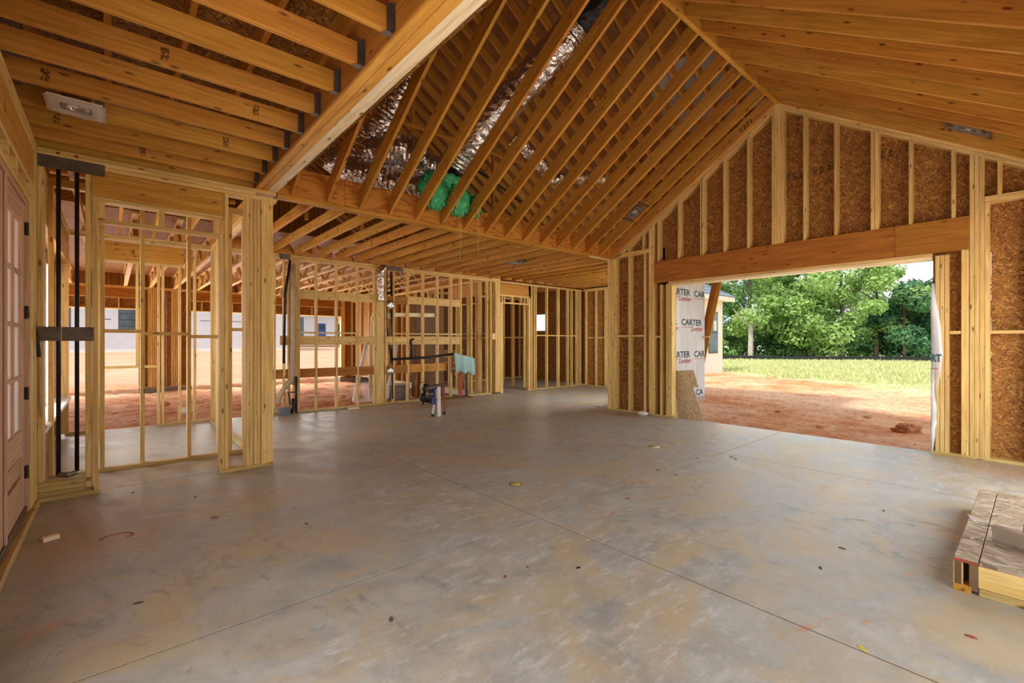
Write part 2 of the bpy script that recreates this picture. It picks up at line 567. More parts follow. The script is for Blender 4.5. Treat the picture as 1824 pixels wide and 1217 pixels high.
def tube(name, par, mat, pts, rad, seg=10, caps=True, wob=None, sub=1, smooth=True):
    """swept tube; rad a number or list; wob(i, a) scales the radius"""
    pts = [Vector(p) for p in pts]
    rads = list(rad) if isinstance(rad, (list, tuple)) else [rad] * len(pts)
    if sub > 1:      # Catmull-Rom refinement
        q, r2 = [], []
        n = len(pts)
        for i in range(n - 1):
            a, b, c_, d = pts[max(i - 1, 0)], pts[i], pts[i + 1], pts[min(i + 2, n - 1)]
            for k in range(sub):
                t = k / sub
                q.append(.5 * ((2 * b) + (c_ - a) * t + (2 * a - 5 * b + 4 * c_ - d) * t * t + (3 * b - a - 3 * c_ + d) * t ** 3))
                r2.append(rads[i] * (1 - t) + rads[i + 1] * t)
        q.append(pts[-1]); r2.append(rads[-1])
        pts, rads = q, r2
    org = pts[0].copy()
    v, f = [], []
    prev = None
    n = len(pts)
    for i, p in enumerate(pts):
        T = (pts[min(i + 1, n - 1)] - pts[max(i - 1, 0)]).normalized()
        if prev is None:
            A = Vector((0, 0, 1)) if abs(T.z) < .9 else Vector((1, 0, 0))
            A = (A - T * A.dot(T)).normalized()
        else:
            A = (prev - T * prev.dot(T)).normalized()
        prev = A
        B = T.cross(A)
        for k in range(seg):
            an = 2 * PI * k / seg
            r = rads[i] * (wob(i, an) if wob else 1)
            v.append(p - org + A * (r * math.cos(an)) + B * (r * math.sin(an)))
    for i in range(n - 1):
        for k in range(seg):
            a, b = i * seg + k, i * seg + (k + 1) % seg
            f.append((a, b, b + seg, a + seg))
    if caps:
        f.append(tuple(range(seg - 1, -1, -1)))
        f.append(tuple((n - 1) * seg + k for k in range(seg)))
    return mesh(name, par, mat, v, f, org, smooth)

def cyl(name, par, mat, p0, p1, r, seg=14):
    return tube(name, par, mat, [p0, p1], r, seg, smooth=True)

def text(name, par, body, size, mat, loc, xdir, updir, shear=0, wide=1.0):
    cu = bpy.data.curves.new(name, 'FONT')
    cu.body = body
    cu.size = size
    cu.shear = shear
    cu.align_x = 'LEFT'
    cu.resolution_u = 3
    cu.offset = .004 if shear == 0 else .001
    cu.extrude = .0005
    cu.materials.append(M[mat])
    cu.offset = .005 if shear == 0 else .001
    o = bpy.data.objects.new(name, cu)
    X, U = Vector(xdir).normalized(), Vector(updir).normalized()
    R = Matrix((X, U, X.cross(U))).transposed().to_4x4()
    return place(o, par, Matrix.Translation(Vector(loc)) @ R @ Matrix.Diagonal((wide, 1, 1, 1)))

T = .038     # timber thickness

# ================================================================== GROUND
def zg(x, y):
    z = -.17
    if y > 10:
        z -= .13 * min((y - 10) / 6, 1)
    if y > 20:
        z += .016 * (y - 20) + .03 * min(max((x - 8) / 20, 0), 1) * min((y - 20) / 20, 1)
    if x > 9:
        z -= .0045 * min(x - 9, 60)
    return z

def terrain(name, x0, x1, y0, y1, step, amp, mat, dz=0.0, par=None):
    nx, ny = int((x1 - x0) / step), int((y1 - y0) / step)
    v, f = [], []
    for j in range(ny + 1):
        for i in range(nx + 1):
            x, y = x0 + (x1 - x0) * i / nx, y0 + (y1 - y0) * j / ny
            b = 1.0
            if amp:
                ed = min(i, nx - i, j, ny - j) / 4.0
                b = min(ed, 1)
            h = 0
            if amp:
                p = Vector((x, y, 0))
                h = amp * (noise.noise(p * .9) * .5 + noise.noise(p * 2.7) * .55 + abs(noise.noise(p * 6.1)) * .6)
            v.append((x, y, zg(x, y) + dz * b + h * b))
    for j in range(ny):
        for i in range(nx):
            a = j * (nx + 1) + i
            f.append((a, a + 1, a + nx + 2, a + nx + 1))
    o = mesh(name, par, mat, v, f, (0, 0, 0), True)
    return o
g1 = terrain('ground', -60, 140, -90, 140, 2.0, 0, 'plot', -.02)
tag(g1, 'red clay building plot running out to green meadow', 'ground', kind='structure')
g2 = terrain('ground_clay_yard', 7.83, 22, -6, 8.5, .11, .07, 'plot', .06)
tag(g2, 'churned red clay outside the wide opening of the gable wall', 'ground', kind='structure')
g3 = terrain('ground_garage', -3.0, 7.5, 9.68, 21, .10, .10, 'dirt', .04)
tag(g3, 'rough red clay where the garage floor is not poured yet', 'ground', kind='structure')

# ================================================================== FLOOR SLAB
floor = empty('floor', 'troweled grey concrete slab stained with red clay, cut by joints', 'floor', kind='structure')
XS = [-.64, 2.55, 5.75, 7.83]
YS = [-.64, 2.60, 5.80, 9.68]
g_ = .005
def slab(x0, x1, y0, y1):
    v = [(x0, y0, -.14), (x1, y0, -.14), (x1, y1, -.14), (x0, y1, -.14),
         (x0, y0, -.006), (x1, y0, -.006), (x1, y1, -.006), (x0, y1, -.006),
         (x0 + .0005, y0 + .0005, 0), (x1 - .0005, y0 + .0005, 0), (x1 - .0005, y1 - .0005, 0), (x0 + .0005, y1 - .0005, 0)]
    f = [(3, 2, 1, 0)]
    for a in (0, 4):
        for i in range(4):
            f.append((a + i, a + (i + 1) % 4, a + 4 + (i + 1) % 4, a + 4 + i))
    f.append((8, 9, 10, 11))
    return mesh('slab_panel', floor, 'concrete', v, f)
for i in range(3):
    for j in range(3):
        slab(XS[i] + (g_ if i else 0), XS[i + 1] - (g_ if i < 2 else 0), YS[j] + (g_ if j else 0), YS[j + 1] - (g_ if j < 2 else 0))
slab(7.835, 11.45, 5.60, 9.68)
slab(7.45, 15.0, 9.685, 15.0)
bx('joint_bed', floor, 'jointclay', (-.6, 7.8), (-.6, 9.6), (-.16, -.003))

v, f = [], []
for i in range(15):
    a = -.9 + i * .29
    for r in (.075, .10):
        v.append((r * math.cos(a), r * .8 * math.sin(a), .0008))
for i in range(14):
    f.append((2 * i, 2 * i + 1, 2 * i + 3, 2 * i + 2))
sp = mesh('spray_mark', floor, 'rust', v, f, (.017, 4.33, 0))

# ================================================================== GABLE WALL (X = 7.68)
GX0, GX1 = 7.68, 7.82
RC, RS = 2.62, .64          # ridge line Y, roof slope
def zr(y):                  # underside of the vault rafters
    return 3.09 + RS * (5.70 - RC - abs(y - RC))
wg = empty('wall_gable', 'gable end stud wall with OSB sheathing and a wide open doorway', 'wall', (7.75, 2.6, 0), kind='structure')
def gst(name, y0, y1, z0, z1=None, mat='stud', x=(GX0, GX1)):
    if z1 is None:
        z1 = zr((y0 + y1) / 2) - .085
    return bx(name, wg, mat, x, (y0, y1), (z0, z1))
# bottom plates either side of the opening
bx('bottom_plate', wg, 'treated', (GX0, GX1), (4.36, 5.82), (0, T))
bx('bottom_plate', wg, 'treated', (GX0, GX1), (-.5, .87), (0, T))
# header in two lengths, flat plates under it
bx('header', wg, 'lvl', (GX0 - .002, GX1), (1.223, 4.745), (2.50, 2.90))
bx('header', wg, 'lvl', (GX0 - .004, GX1), (.531, 1.219), (2.50, 2.90))
bx('header_plate', wg, 'stud', (GX0, GX1), (.86, 4.45), (2.46, 2.498))
bx('header_plate', wg, 'cream', (GX0 + .02, GX1 + .02), (.86, 4.41), (2.42, 2.458))
# left side: corner post, studs, king posts, jacks
gst('corner_post', 5.72, 5.82, T, 3.09)
gst('corner_post', 5.66, 5.715, T, 3.09)
gst('stud', 5.615, 5.655, T, 3.09)
gst('stud', 5.28, 5.318, T, 3.09)
gst('stud', 4.93, 4.968, T, 3.09)
bx('wall_top_plate', wg, 'stud', (GX0, GX1), (4.86, 5.82), (3.09, 3.17))
gst('king_post', 4.80, 4.86, T)
gst('king_post', 4.748, 4.796, T)
gst('jack_stud', 4.58, 4.62, T, 2.46)
gst('jack_stud', 4.46, 4.50, T, 2.46)
gst('jack_stud', 4.418, 4.456, T, 2.46)
gst('jack_stud', 4.376, 4.414, T, 2.42)
# right side
for y in (.832, .790, .748):
    gst('jack_stud', y - T, y, T, 2.46)
gst('jack_stud', .602 - T, .602, T, 2.498)
gst('jack_stud', .572 - T + .003, .565, T, 2.498)
for y in (.531, .489, .447):
    gst('king_post', y - .040, y, T)
gst('king_post', .405 - .040, .405, T, 3.02)
gst('stud', .02, .02 + T, T, 3.02)
gst('stud', -.39, -.352, T, 3.02)
bx('wall_top_plate', wg, 'stud', (GX0, GX1), (-.5, .405), (3.02, 3.095))
gst('stud', .265, .265 + T, 3.095)
gst('stud', -.14, -.14 + T, 3.095)
# blocking at mid height
for y0, y1, z in ((5.318, 5.615, 1.49), (4.968, 5.28, 1.49), (4.62, 4.748, 1.47), (.605, .705, 1.49), (.058, .365, 1.49), (-.35, .02, 1.49)):
    bx('blocking', wg, 'stud', (GX0, GX1), (y0, y1), (z, z + T))
# cripples above the header
for y in (5.30, 4.98):
    gst('cripple_stud', y - T / 2, y + T / 2, 3.17)
for y in (4.66, 4.245, 3.83, 3.43, 3.05, 2.255, 1.87, 1.455, 1.065, .67):
    gst('cripple_stud', y - T / 2, y + T / 2, 2.90)
gst('cripple_stud', 3.85 - .062, 3.85 - .022, 2.90)
gst('cripple_stud', 1.427 - T, 1.432, 2.90)
# ridge post of four plies
for k in range(4):
    gst('ridge_post', 2.54 + k * .041, 2.579 + k * .041, 2.90, zr(2.62) - .02)
# sloped plates
TH = math.atan(RS)
for sgn in (1, -1):
    y_e = RC + sgn * 3.08
    for k in range(2):
        off = .02 + k * .04
        a = Vector(((GX0 + GX1) / 2, RC + sgn * .04, zr(RC + .04) - off / math.cos(TH)))
        b = Vector(((GX0 + GX1) / 2, y_e, zr(y_e) - off / math.cos(TH)))
        st('sloped_plate', wg, 'stud', a, b, .14, T)
# sheathing sheets outside the studs
def sheet(par, x, y0, y1, z0, z1, mat='osb', name='sheathing_panel'):
    return bx(name, par, mat, (x, x + .012), (y0 + .002, y1 - .002), (z0, z1))
SX = GX1 + .001
for y0, y1 in ((4.376, 4.84), (4.84, 5.82)):
    sheet(wg, SX, y0, y1, -.05, 1.60, 'osb_print')
    sheet(wg, SX, y0, y1, 1.60, 2.60, 'osb_print' if y0 > 4.5 else 'osb')
sheet(wg, SX, 4.6, 5.82, 2.60, 3.16, 'osb_print')
for y0, y1 in ((-.5, .36), (.36, .87)):
    sheet(wg, SX, y0, y1, -.05, 1.60, 'osb')
    sheet(wg, SX, y0, y1, 1.60, 2.46, 'osb_print' if y0 < 0 else 'osb')
sheet(wg, SX, -.5, .53, 2.46, 3.1, 'osb')
def gsheet(y0, y1, z0, mat):
    """sheet whose top follows the roof slope"""
    n = 6
    ys = [y0 + .002 + (y1 - y0 - .004) * i / n for i in range(n + 1)]
    if y0 < RC < y1:
        ys = sorted(ys + [RC])
    cy_, cz_ = (y0 + y1) / 2, z0 + .6
    bot = [(y, z0) for y in ys]
    top = [(y, max(z0 + .01, zr(y) + .10)) for y in ys]
    poly = bot + top[::-1]
    # local X (grain axis) runs along world Y
    v = [(y - cy_, z - cz_, 0) for y, z in poly] + [(y - cy_, z - cz_, .012) for y, z in poly]
    k = len(poly)
    f = [tuple(range(k - 1, -1, -1)), tuple(range(k, 2 * k))] + [(i, (i + 1) % k, k + (i + 1) % k, k + i) for i in range(k)]
    R = Matrix(((0, 0, 1), (1, 0, 0), (0, 1, 0))).to_4x4()
    return mesh('sheathing_panel', wg, mat, v, f, (SX, cy_, cz_), False, R)
gsheet(4.72, 5.82, 3.1605, 'osb_print')
for a, b, mt in ((3.85, 4.72, 'osb_print'), (2.64, 3.85, 'osb'), (1.46, 2.64, 'osb_print'), (.53, 1.46, 'osb_print')):
    sheet(wg, SX, a, b, 2.46, 3.16, 'osb')
    gsheet(a, b, 3.1605, mt)
gsheet(-.5, .53, 3.1005, 'osb')
# loose flap of wrap on the right jamb
fl = []
ff = []
prof = [(0.03, .02), (.30, .05), (.62, .10), (.80, .055), (.98, .09), (1.25, .105), (1.60, .09), (1.85, .065), (2.12, .03)]
for i, (z, wd) in enumerate(prof):
    for k in range(4):
        u = k / 3
        fl.append((GX0 - .004 - .016 * math.sin(u * 3 + i), .872 - u * wd + .004 * math.sin(i * 2.1), z))
for i in range(len(prof) - 1):
    for k in range(3):
        a = i * 4 + k
        ff.append((a, a + 1, a + 5, a + 4))
flap = mesh('house_wrap_flap', wg, 'wrap', fl, ff, smooth=True)
sm = flap.modifiers.new('thick', 'SOLIDIFY'); sm.thickness = .002
text('wrap_lettering', flap, 'RT', .13, 'ink', (GX0 - .024, .868, 1.15), (0, -1, 0), (0, 0, 1), 0, .6)
bx('wrap_red_line', flap, 'red', (GX0 - .024, GX0 - .022), (.80, .87), (1.06, 1.068))

# ================================================================== KITCHEN WALL (Y = 5.7, beyond the gable, wrapped outside)
wk = empty('wall_kitchen', 'outer kitchen wall covered with white printed house wrap', 'wall', (9.5, 5.72, 0), kind='structure')
for nm, mt, y0, y1 in (('wrap_panel', 'wrap', 5.599, 5.612), ('sheathing_panel', 'osb', 5.613, 5.625)):
    for xa, xb, za, zb in ((7.85, 8.25, 0, 3.3), (9.75, 11.42, 0, 3.3), (8.25, 9.75, 0, .95), (8.25, 9.75, 2.25, 3.3)):
        bx(nm, wk, mt, (xa, xb), (y0, y1), (za, zb))
bx('added_window_sill', wk, 'stud', (8.25, 9.75), (5.626, 5.766), (.912, .95))  # unseen window opening added to let light into the kitchen
bx('added_window_header', wk, 'lvl', (8.25, 9.75), (5.626, 5.766), (2.25, 2.5))
bx('foundation', wk, 'block', (7.85, 11.43), (5.61, 5.76), (-.3, 0))
for x in [7.9 + .4064 * k for k in range(9)]:
    bx('stud', wk, 'stud', (x, x + T), (5.626, 5.766), (T, .91 if 8.24 < x < 9.72 else 3.05))
bx('bottom_plate', wk, 'treated', (7.83, 11.3), (5.626, 5.766), (0, T))
bx('top_plate', wk, 'stud', (7.83, 11.41), (5.626, 5.766), (3.05, 3.12))
YF = 5.5965
for x, z, b in ((8.45, 2.52, 'CARTER'), (9.66, 2.52, 'CARTER'), (10.87, 2.52, 'CAR'), (9.05, 1.80, 'CARTER'), (10.25, 1.80, 'CARTER'), (8.45, 1.02, 'CARTER'), (9.66, 1.02, 'CARTER'), (10.87, 1.02, 'CAR'), (9.66, .06, 'CARTER'), (10.95, .06, 'CA')):
    text('wrap_lettering', wk, b, .205, 'ink', (x, YF, z), (1, 0, 0), (0, 0, 1), 0, 1.32)
    bx('wrap_red_line', wk, 'red', (x + .02, x + .50), (YF - .001, YF), (z - .055, z - .044))
    if b == 'CARTER':
        text('wrap_script', wk, 'Lumber', .17, 'red', (x + .46, YF, z - .14), (1, 0, 0), (0, 0, 1), .4, 1.1)
st('wrap_house_mark', wk, 'ink', (10.78, YF, .47), (10.88, YF, .54), .002, .012)
st('wrap_house_mark', wk, 'ink', (10.88, YF, .54), (10.98, YF, .47), .002, .012)

# kitchen end wall X = 11.3
we = empty('wall_kitchen_end', 'far OSB sheathed stud wall closing the kitchen end', 'wall', (11.35, 7.6, 0), kind='structure')
bx('bottom_plate', we, 'treated', (11.3, 11.39), (5.77, 9.5), (0, T))
bx('top_plate', we, 'stud', (11.3, 11.39), (5.77, 9.5), (2.98, 3.06))
for k, y in enumerate([9.45, 9.05, 8.69, 8.65, 8.25, 7.85, 7.44, 7.03, 6.63, 6.2, 5.8]):
    bx('stud', we, 'stud', (11.3, 11.39), (y - T, y), (T, 2.98))
    if k not in (2,):
        bx('blocking', we, 'stud', (11.3, 11.39), (y - .36 if k != 3 else y - .36, y - T), (1.50, 1.50 + T))
for y0, y1 in ((8.3, 9.5), (7.1, 8.3), (5.77, 7.1)):
    for z0, z1 in ((-.02, 1.52), (1.52, 3.06)):
        bx('sheathing_panel', we, 'osb_print', (11.395, 11.407), (y0 + .002, y1 - .002), (z0 + .002, z1 - .002))

bx('sheathing_panel', we, 'osb', (11.395, 11.407), (5.60, 9.7), (3.06, 4.2))
# the builder's hand-written numbers on the end rafter, set further down
# ================================================================== LEFT BAY BEAM AND CEILING JOISTS
BM0, BM1 = 1.19, 1.405
cb = empty('ceiling_left_bay', 'flat joist ceiling over the entry bay with hangers on a built-up beam', 'ceiling', (.3, 3, 3.1), kind='structure')
bx('beam_ply', cb, 'lvl', (BM0, BM0 + .044), (-.45, 5.80), (3.13, 3.53))
bx('beam_ply', cb, 'beam', (BM0 + .002, BM0 + .060), (-.45, 5.80), (3.10, 3.128))
bx('beam_ply', cb, 'beam', (BM0 + .062, BM0 + .122), (-.45, 5.80), (3.098, 3.53))
bx('beam_ply', cb, 'cream', (BM0 + .124, BM1), (-.45, 3.35), (3.10, 3.53))
bx('beam_ply', cb, 'cream', (BM0 + .124, BM1), (3.353, 5.80), (3.10, 3.53))
ys = [2.41 + .4064 * k for k in range(-7, 9)]
for y in ys:
    y = min(y, 5.61)
    bx('joist', cb, 'joist', (-.60, BM0 - .003), (y - T / 2, y + T / 2), (3.14, 3.28))
    hg = bx('joist_hanger', cb, 'steel', (BM0 - .055, BM0 - .001), (y - T / 2 - .004, y + T / 2 + .004), (3.134, 3.139))
    for s_ in (-1, 1):
        yy = y + s_ * (T / 2 + .003)
        bx('hanger_strap', hg, 'plate', (BM0 - .04, BM0 - .001), (yy - .002, yy + .002), (3.139, 3.30))
        bx('hanger_flange', hg, 'plate', (BM0 - .003, BM0 - .001), (min(yy, yy + s_ * .03), max(yy, yy + s_ * .03)), (3.139, 3.30))
bx('rim_joist', cb, 'joist', (-.60, BM0 - .003), (5.76, 5.80), (3.10, 3.40))
# roof above the bay
rb = empty('roof_left_bay', 'OSB roof deck on rafters above the entry bay joists', 'roof', (.3, 3, 3.7), kind='structure')
for k, x in enumerate([-.45, -.05, .36, .77, 1.16]):
    bx('rafter', rb, 'rafter', (x, x + T), (-1.0, 7.0), (3.48, 3.66))
for k, (y0, y1) in enumerate(((-1.0, .6), (.6, 1.82), (1.82, 3.04), (3.04, 4.26), (4.26, 5.48), (5.48, 7.1))):
    bx('deck_panel', rb, 'osb', (-1.4, .2), (y0 + .002, y1 - .002), (3.665, 3.677))
    bx('deck_panel', rb, 'osb', (.204, 1.9), (y0 + .002, y1 - .002), (3.665, 3.677))

# ================================================================== VAULT RAFTERS
vr = empty('ceiling_vault', 'vaulted ceiling framed with sloping rafters up to a ridge board', 'ceiling', (4.5, 2.62, 4), kind='structure')
D = .184
def rafter(x, side, mat='rafter', y_foot=5.70, y_top=.03):
    run = (y_foot - RC) - y_top
    L = run / math.cos(TH)
    key = ('raf', round(L, 3), mat)
    if key not in _cache:
        sh = D * math.tan(TH)
        pr = [(0, 0), (L, 0), (L + sh, D), (sh, D)]
        v = [(u, -T / 2, wv) for u, wv in pr] + [(u, T / 2, wv) for u, wv in pr]
        f = [(3, 2, 1, 0), (4, 5, 6, 7)] + [(i, (i + 1) % 4, 4 + (i + 1) % 4, 4 + i) for i in range(4)]
        me = bpy.data.meshes.new('rafter')
        me.from_pydata(v, [], [tuple(reversed(q)) for q in f])
        me.update()
        bmm = bmesh.new(); bmm.from_mesh(me); bmesh.ops.recalc_face_normals(bmm, faces=bmm.faces); bmm.to_mesh(me); bmm.free()
        me.materials.append(M[mat])
        _cache[key] = me
    o = bpy.data.objects.new('rafter', _cache[key])
    Xv = Vector((0, -side * math.cos(TH), math.sin(TH)))
    Zv = Vector((0, side * math.sin(TH), math.cos(TH)))
    Yv = Zv.cross(Xv)
    R = Matrix((Xv, Yv, Zv)).transposed().to_4x4()
    return place(o, vr, Matrix.Translation((x, RC + side * (y_foot - RC), zr(y_foot))) @ R)
RX = [7.665 - .4064 * k for k in range(16)]
for k, x in enumerate(RX):
    rafter(x, 1, 'joist' if k in (0, 3) else 'rafter')
    rafter(x + (.012 if k else 0), -1, 'joist' if k in (0, 4) else 'rafter', 5.70)
for k in range(5):
    rafter(RX[-1] - .4064 * (k + 1), -1, 'rafter')
text('pencil_mark', vr, '1271', .10, 'inkdark', (7.644, 3.16, zr(3.16) + .05), (0, -math.cos(TH), math.sin(TH)), (0, math.sin(TH), math.cos(TH)), .2, 1.2)
bx('ridge_board', vr, 'rafter', (-.6, 7.83), (RC - .028, RC + .028), (zr(RC) - .02, zr(RC) + .30))
# right slope deck panels (underside of the roof)
for k in range(8):
    x0 = -1.0 + k * 1.22
    for (ya, yb) in ((RC - .05, 1.1), (1.1, -.95)):
        off = (D + .007)
        pa = Vector((x0 + .61, ya, zr(ya) + (off) / math.cos(TH)))
        pb = Vector((x0 + .61, yb, zr(yb) + (off) / math.cos(TH)))
        st('deck_panel', vr, 'osb', pa, pb, 1.215, .012)
# plywood faced beam carrying the rafter feet
bx('flush_beam', vr, 'ply', (1.41, 2.18), (5.70, 5.745), (3.09, 3.43))
bx('flush_beam', vr, 'ply', (2.184, 4.62), (5.70, 5.745), (3.09, 3.43))
bx('flush_beam', vr, 'ply', (4.624, 7.68), (5.70, 5.745), (3.09, 3.43))
bx('beam_plate', vr, 'rafter', (1.41, 7.68), (5.69, 5.81), (3.05, 3.088))
bx('beam_plate', vr, 'cream', (6.95, 7.68), (5.686, 5.70), (3.035, 3.06))

# ================================================================== KITCHEN CEILING JOISTS
ck = empty('ceiling_kitchen', 'flat joist ceiling between the vault beam and the far stud wall', 'ceiling', (5, 7.6, 3.1), kind='structure')
JX = [1.46 + .4064 * k for k in range(25)]
for k, x in enumerate(JX):
    if x > 11.3: continue
    bx('joist', ck, 'joist', (x, x + T), (5.752, 9.62), (3.10, 3.24))
    bx('bearing_block', ck, 'ply', (x + T + .01, x + .4064 - .10), (9.50, 9.54), (3.09, 3.30))
    if k < 16:
        bx('joist_clip', ck, 'white', (x - .002, x + T + .002), (5.752, 5.80), (3.096, 3.099))

# ================================================================== MAIN ROOF over the attic
mr = empty('roof_main', 'main roof underside of boards and deck seen through the rafters', 'roof', (6, 8, 6), kind='structure')
RT = math.atan(.64)
XR = 4.0                     # main ridge, running back over the house
def zm(x): return 3.75 + .64 * (11.6 - XR) - .64 * abs(x - XR)
yy = 2.72
while yy < 18.6:
    st('roof_rafter', mr, 'joist', (11.9, yy, zm(11.9)), (XR + .02, yy, zm(XR + .02)), .05, .18)
    if yy > 5.5:
        st('roof_rafter', mr, 'joist', (XR - .02, yy, zm(XR - .02)), (-3.6, yy, zm(-3.6)), .05, .18)
    yy += .4064
for i in range(7):
    for sg in (1, -1):
        xa, xb = XR + sg * (8.4 - i * 1.2), XR + sg * (8.4 - (i + 1) * 1.2)
        for j in range(7):
            ya = 2.5 + j * 2.44
            off = .10 / math.cos(RT)
            pa, pb = Vector((xa, ya + 1.22, zm(xa) + off)), Vector((xb, ya + 1.22, zm(xb) + off))
            st('deck_panel', mr, 'barrier' if (i + j) % 2 and j < 1 else 'deck', pa, pb, 2.436, .012)
bx('ridge_cap', mr, 'shingle', (XR - .22, XR + .22), (2.4, 19.7), (zm(XR) + .10, zm(XR) + .16))
# gable ends of the main roof
for yg, zb in ((2.49, 3.7), (19.6, 3.1)):
    v = [(XR - 8.4, yg, zb), (XR - 8.4, yg, zm(XR - 8.4) + .22), (XR, yg, zm(XR) + .22), (XR + 8.4, yg, zm(XR + 8.4) + .22), (XR + 8.4, yg, zb)]
    if yg < 5:
        v = [(-4.4, yg, 3.68), (-4.4, yg, zm(-4.4) + .1), (XR, yg, zm(XR) + .22), (11.9, yg, zm(11.9) + .1), (7.84, yg, 3.7), (7.84, yg, 5.24), (1.9, yg, 5.24), (1.9, yg, 3.68)]
    k = len(v)
    mesh('gable_panel', mr, 'osb', v + [(a, b + .012, c_) for a, b, c_ in v], [tuple(range(k)), tuple(range(2 * k - 1, k - 1, -1))] + [(i, (i + 1) % k, k + (i + 1) % k, k + i) for i in range(k)])
for (x, y) in ((4.35, 7.9), (3.55, 8.4), (6.9, 8.6), (2.3, 7.6)):
    bx('attic_post', mr, 'rafter', (x, x + T), (y, y + .09), (3.34, zm(x) - .1))
for (y, z) in ((7.2, 5.2), (9.3, 4.6)):
    bx('purlin', mr, 'rafter', (1.5, 9.0), (y, y + .09), (z, z + T))

# ================================================================== NEAR PARTITION (entry side), faces at Y = 5.69
YN0, YN1 = 5.69, 5.83
wn = empty('wall_entry', 'stud partition beside the entry doors with a framed doorway', 'wall', (.4, 5.76, 0), kind='structure')
# left stub with the pipe bay
for k in range(3):
    bx('bottom_plate', wn, 'treated', (-.50, -.155), (YN0 + .004 * (k % 2), YN1), (.04 + k * .042, .08 + k * .042))
bx('bottom_plate', wn, 'treated', (-.50, -.107), (YN0 - .01, YN1), (0, T))
bx('stud', wn, 'stud', (-.50, -.462), (YN0, YN1), (.17, 2.93))
bx('stud', wn, 'stud', (-.195, -.155), (YN0, YN1), (.04, 2.96))
bx('stud', wn, 'stud', (-.150, -.107), (YN0, YN1), (T, 2.70))
bx('top_plate', wn, 'stud', (-.50, 1.19), (YN0, YN1), (3.02, 3.058))
bx('top_plate', wn, 'stud', (-.50, 1.40), (YN0, YN1), (2.98, 3.018))
bx('top_plate', wn, 'stud', (-.50, 1.40), (YN0 + .01, YN1), (3.06, 3.098))
# header over the doorway
bx('header', wn, 'joist', (-.150, .885), (YN0 - .002, YN1 - .03), (2.74, 2.975))
bx('header_plate', wn, 'stud', (-.150, .885), (YN0, YN1), (2.70, 2.738))
bx('door_head', wn, 'stud', (-.107, .848), (YN0, YN1 - .05), (2.50, 2.54))
for x in (-.107, .34, .80):
    bx('cripple_stud', wn, 'stud', (x, x + T + .006), (YN0 + .003, YN1 - .05), (2.54, 2.70))
# right post cluster
bx('bottom_plate', wn, 'treated', (.848, 1.362), (YN0 - .012, YN1), (0, T))
bx('jack_stud', wn, 'stud', (.850, .888), (YN0, YN1), (T, 2.50))
bx('king_stud', wn, 'stud', (.890, .928), (YN0, YN1), (T, 2.98))
for k, (a, b) in enumerate(((1.092, 1.128), (1.13, 1.166), (1.168, 1.204), (1.206, 1.236))):
    bx('post_ply', wn, 'stud', (a, b), (YN0 + .006 * (k % 2), YN1), (T, 2.98))
bx('post_ply', wn, 'stud', (1.24, 1.362), (YN0 - .004, YN1), (T, 3.02))
# return wall behind the doorway, Y = 6.55
wv = empty('wall_vestibule', 'open stud wall with blocking set back behind the entry doorway', 'wall', (.6, 6.6, 0), kind='structure')
VY0, VY1 = 6.55, 6.64
bx('bottom_plate', wv, 'treated', (-.50, 1.36), (VY0, VY1), (0, T))
bx('top_plate', wv, 'stud', (-.50, 1.36), (VY0, VY1), (2.98, 3.06))
for x in (-.50, -.11, .225, .652, .955, 1.07, 1.225, 1.32):
    bx('stud', wv, 'stud', (x, x + T), (VY0, VY1), (T, 2.98))
for a, b, z in ((-.072, .225, 1.495), (.263, .652, 1.47), (.69, .955, 1.44), (1.108, 1.225, 1.53)):
    bx('blocking', wv, 'stud', (a, b), (VY0, VY1), (z, z + T))
# side wall joining the partition to the far wall
ws = empty('wall_closet_side', 'short side stud wall running back from the post cluster', 'wall', (1.32, 7.8, 0), kind='structure')
bx('bottom_plate', ws, 'treated', (1.27, 1.36), (6.66, 9.50), (0, T))
bx('top_plate', ws, 'stud', (1.27, 1.36), (6.66, 9.50), (2.98, 3.06))
for y in (8.45, 8.95, 9.42):
    bx('stud', ws, 'stud', (1.27, 1.36), (y, y + T), (T, 2.98))
# attic framing over the vestibule
for k in range(7):
    x = -.35 + k * .4064
    if x < 1.46:
        bx('joist', ck, 'joist', (x, x + T), (5.84, 9.6), (3.10, 3.24))
bx('attic_block', mr, 'rafter', (-.6, 1.4), (8.0, 8.09), (3.5, 3.54))
bx('roof_rafter', mr, 'rafter', (-.6, 2.0), (7.4, 7.44), (3.7, 3.9))

# plumbing stack in the stub wall
pp = empty('plumbing_stack', 'pair of black vertical pipes joined by a valve in the entry stub wall', 'pipe', (-.31, 5.77, .17))
cyl('pipe', pp, 'black', (-.372, 5.755, .20), (-.372, 5.755, 3.0), .016)
cyl('pipe', pp, 'black', (-.252, 5.755, .22), (-.252, 5.755, 3.0), .016)
vb = tube('valve_body', pp, 'brass', [(-.372, 5.755, .21), (-.33, 5.75, .20), (-.29, 5.75, .20), (-.252, 5.755, .215)], [.024, .026, .026, .022], 12, sub=3)
cyl('valve_port', vb, 'brass', (-.31, 5.76, .20), (-.31, 5.715, .20), .024)
tube('pipe_clamp', pp, 'redplastic', [(-.372, 5.745, 3.02), (-.372, 5.715, 3.045), (-.372, 5.70, 3.08)], .014, 8)
tube('pipe_clamp', pp, 'redplastic', [(-.252, 5.745, 3.02), (-.252, 5.715, 3.045), (-.252, 5.70, 3.08)], .014, 8)
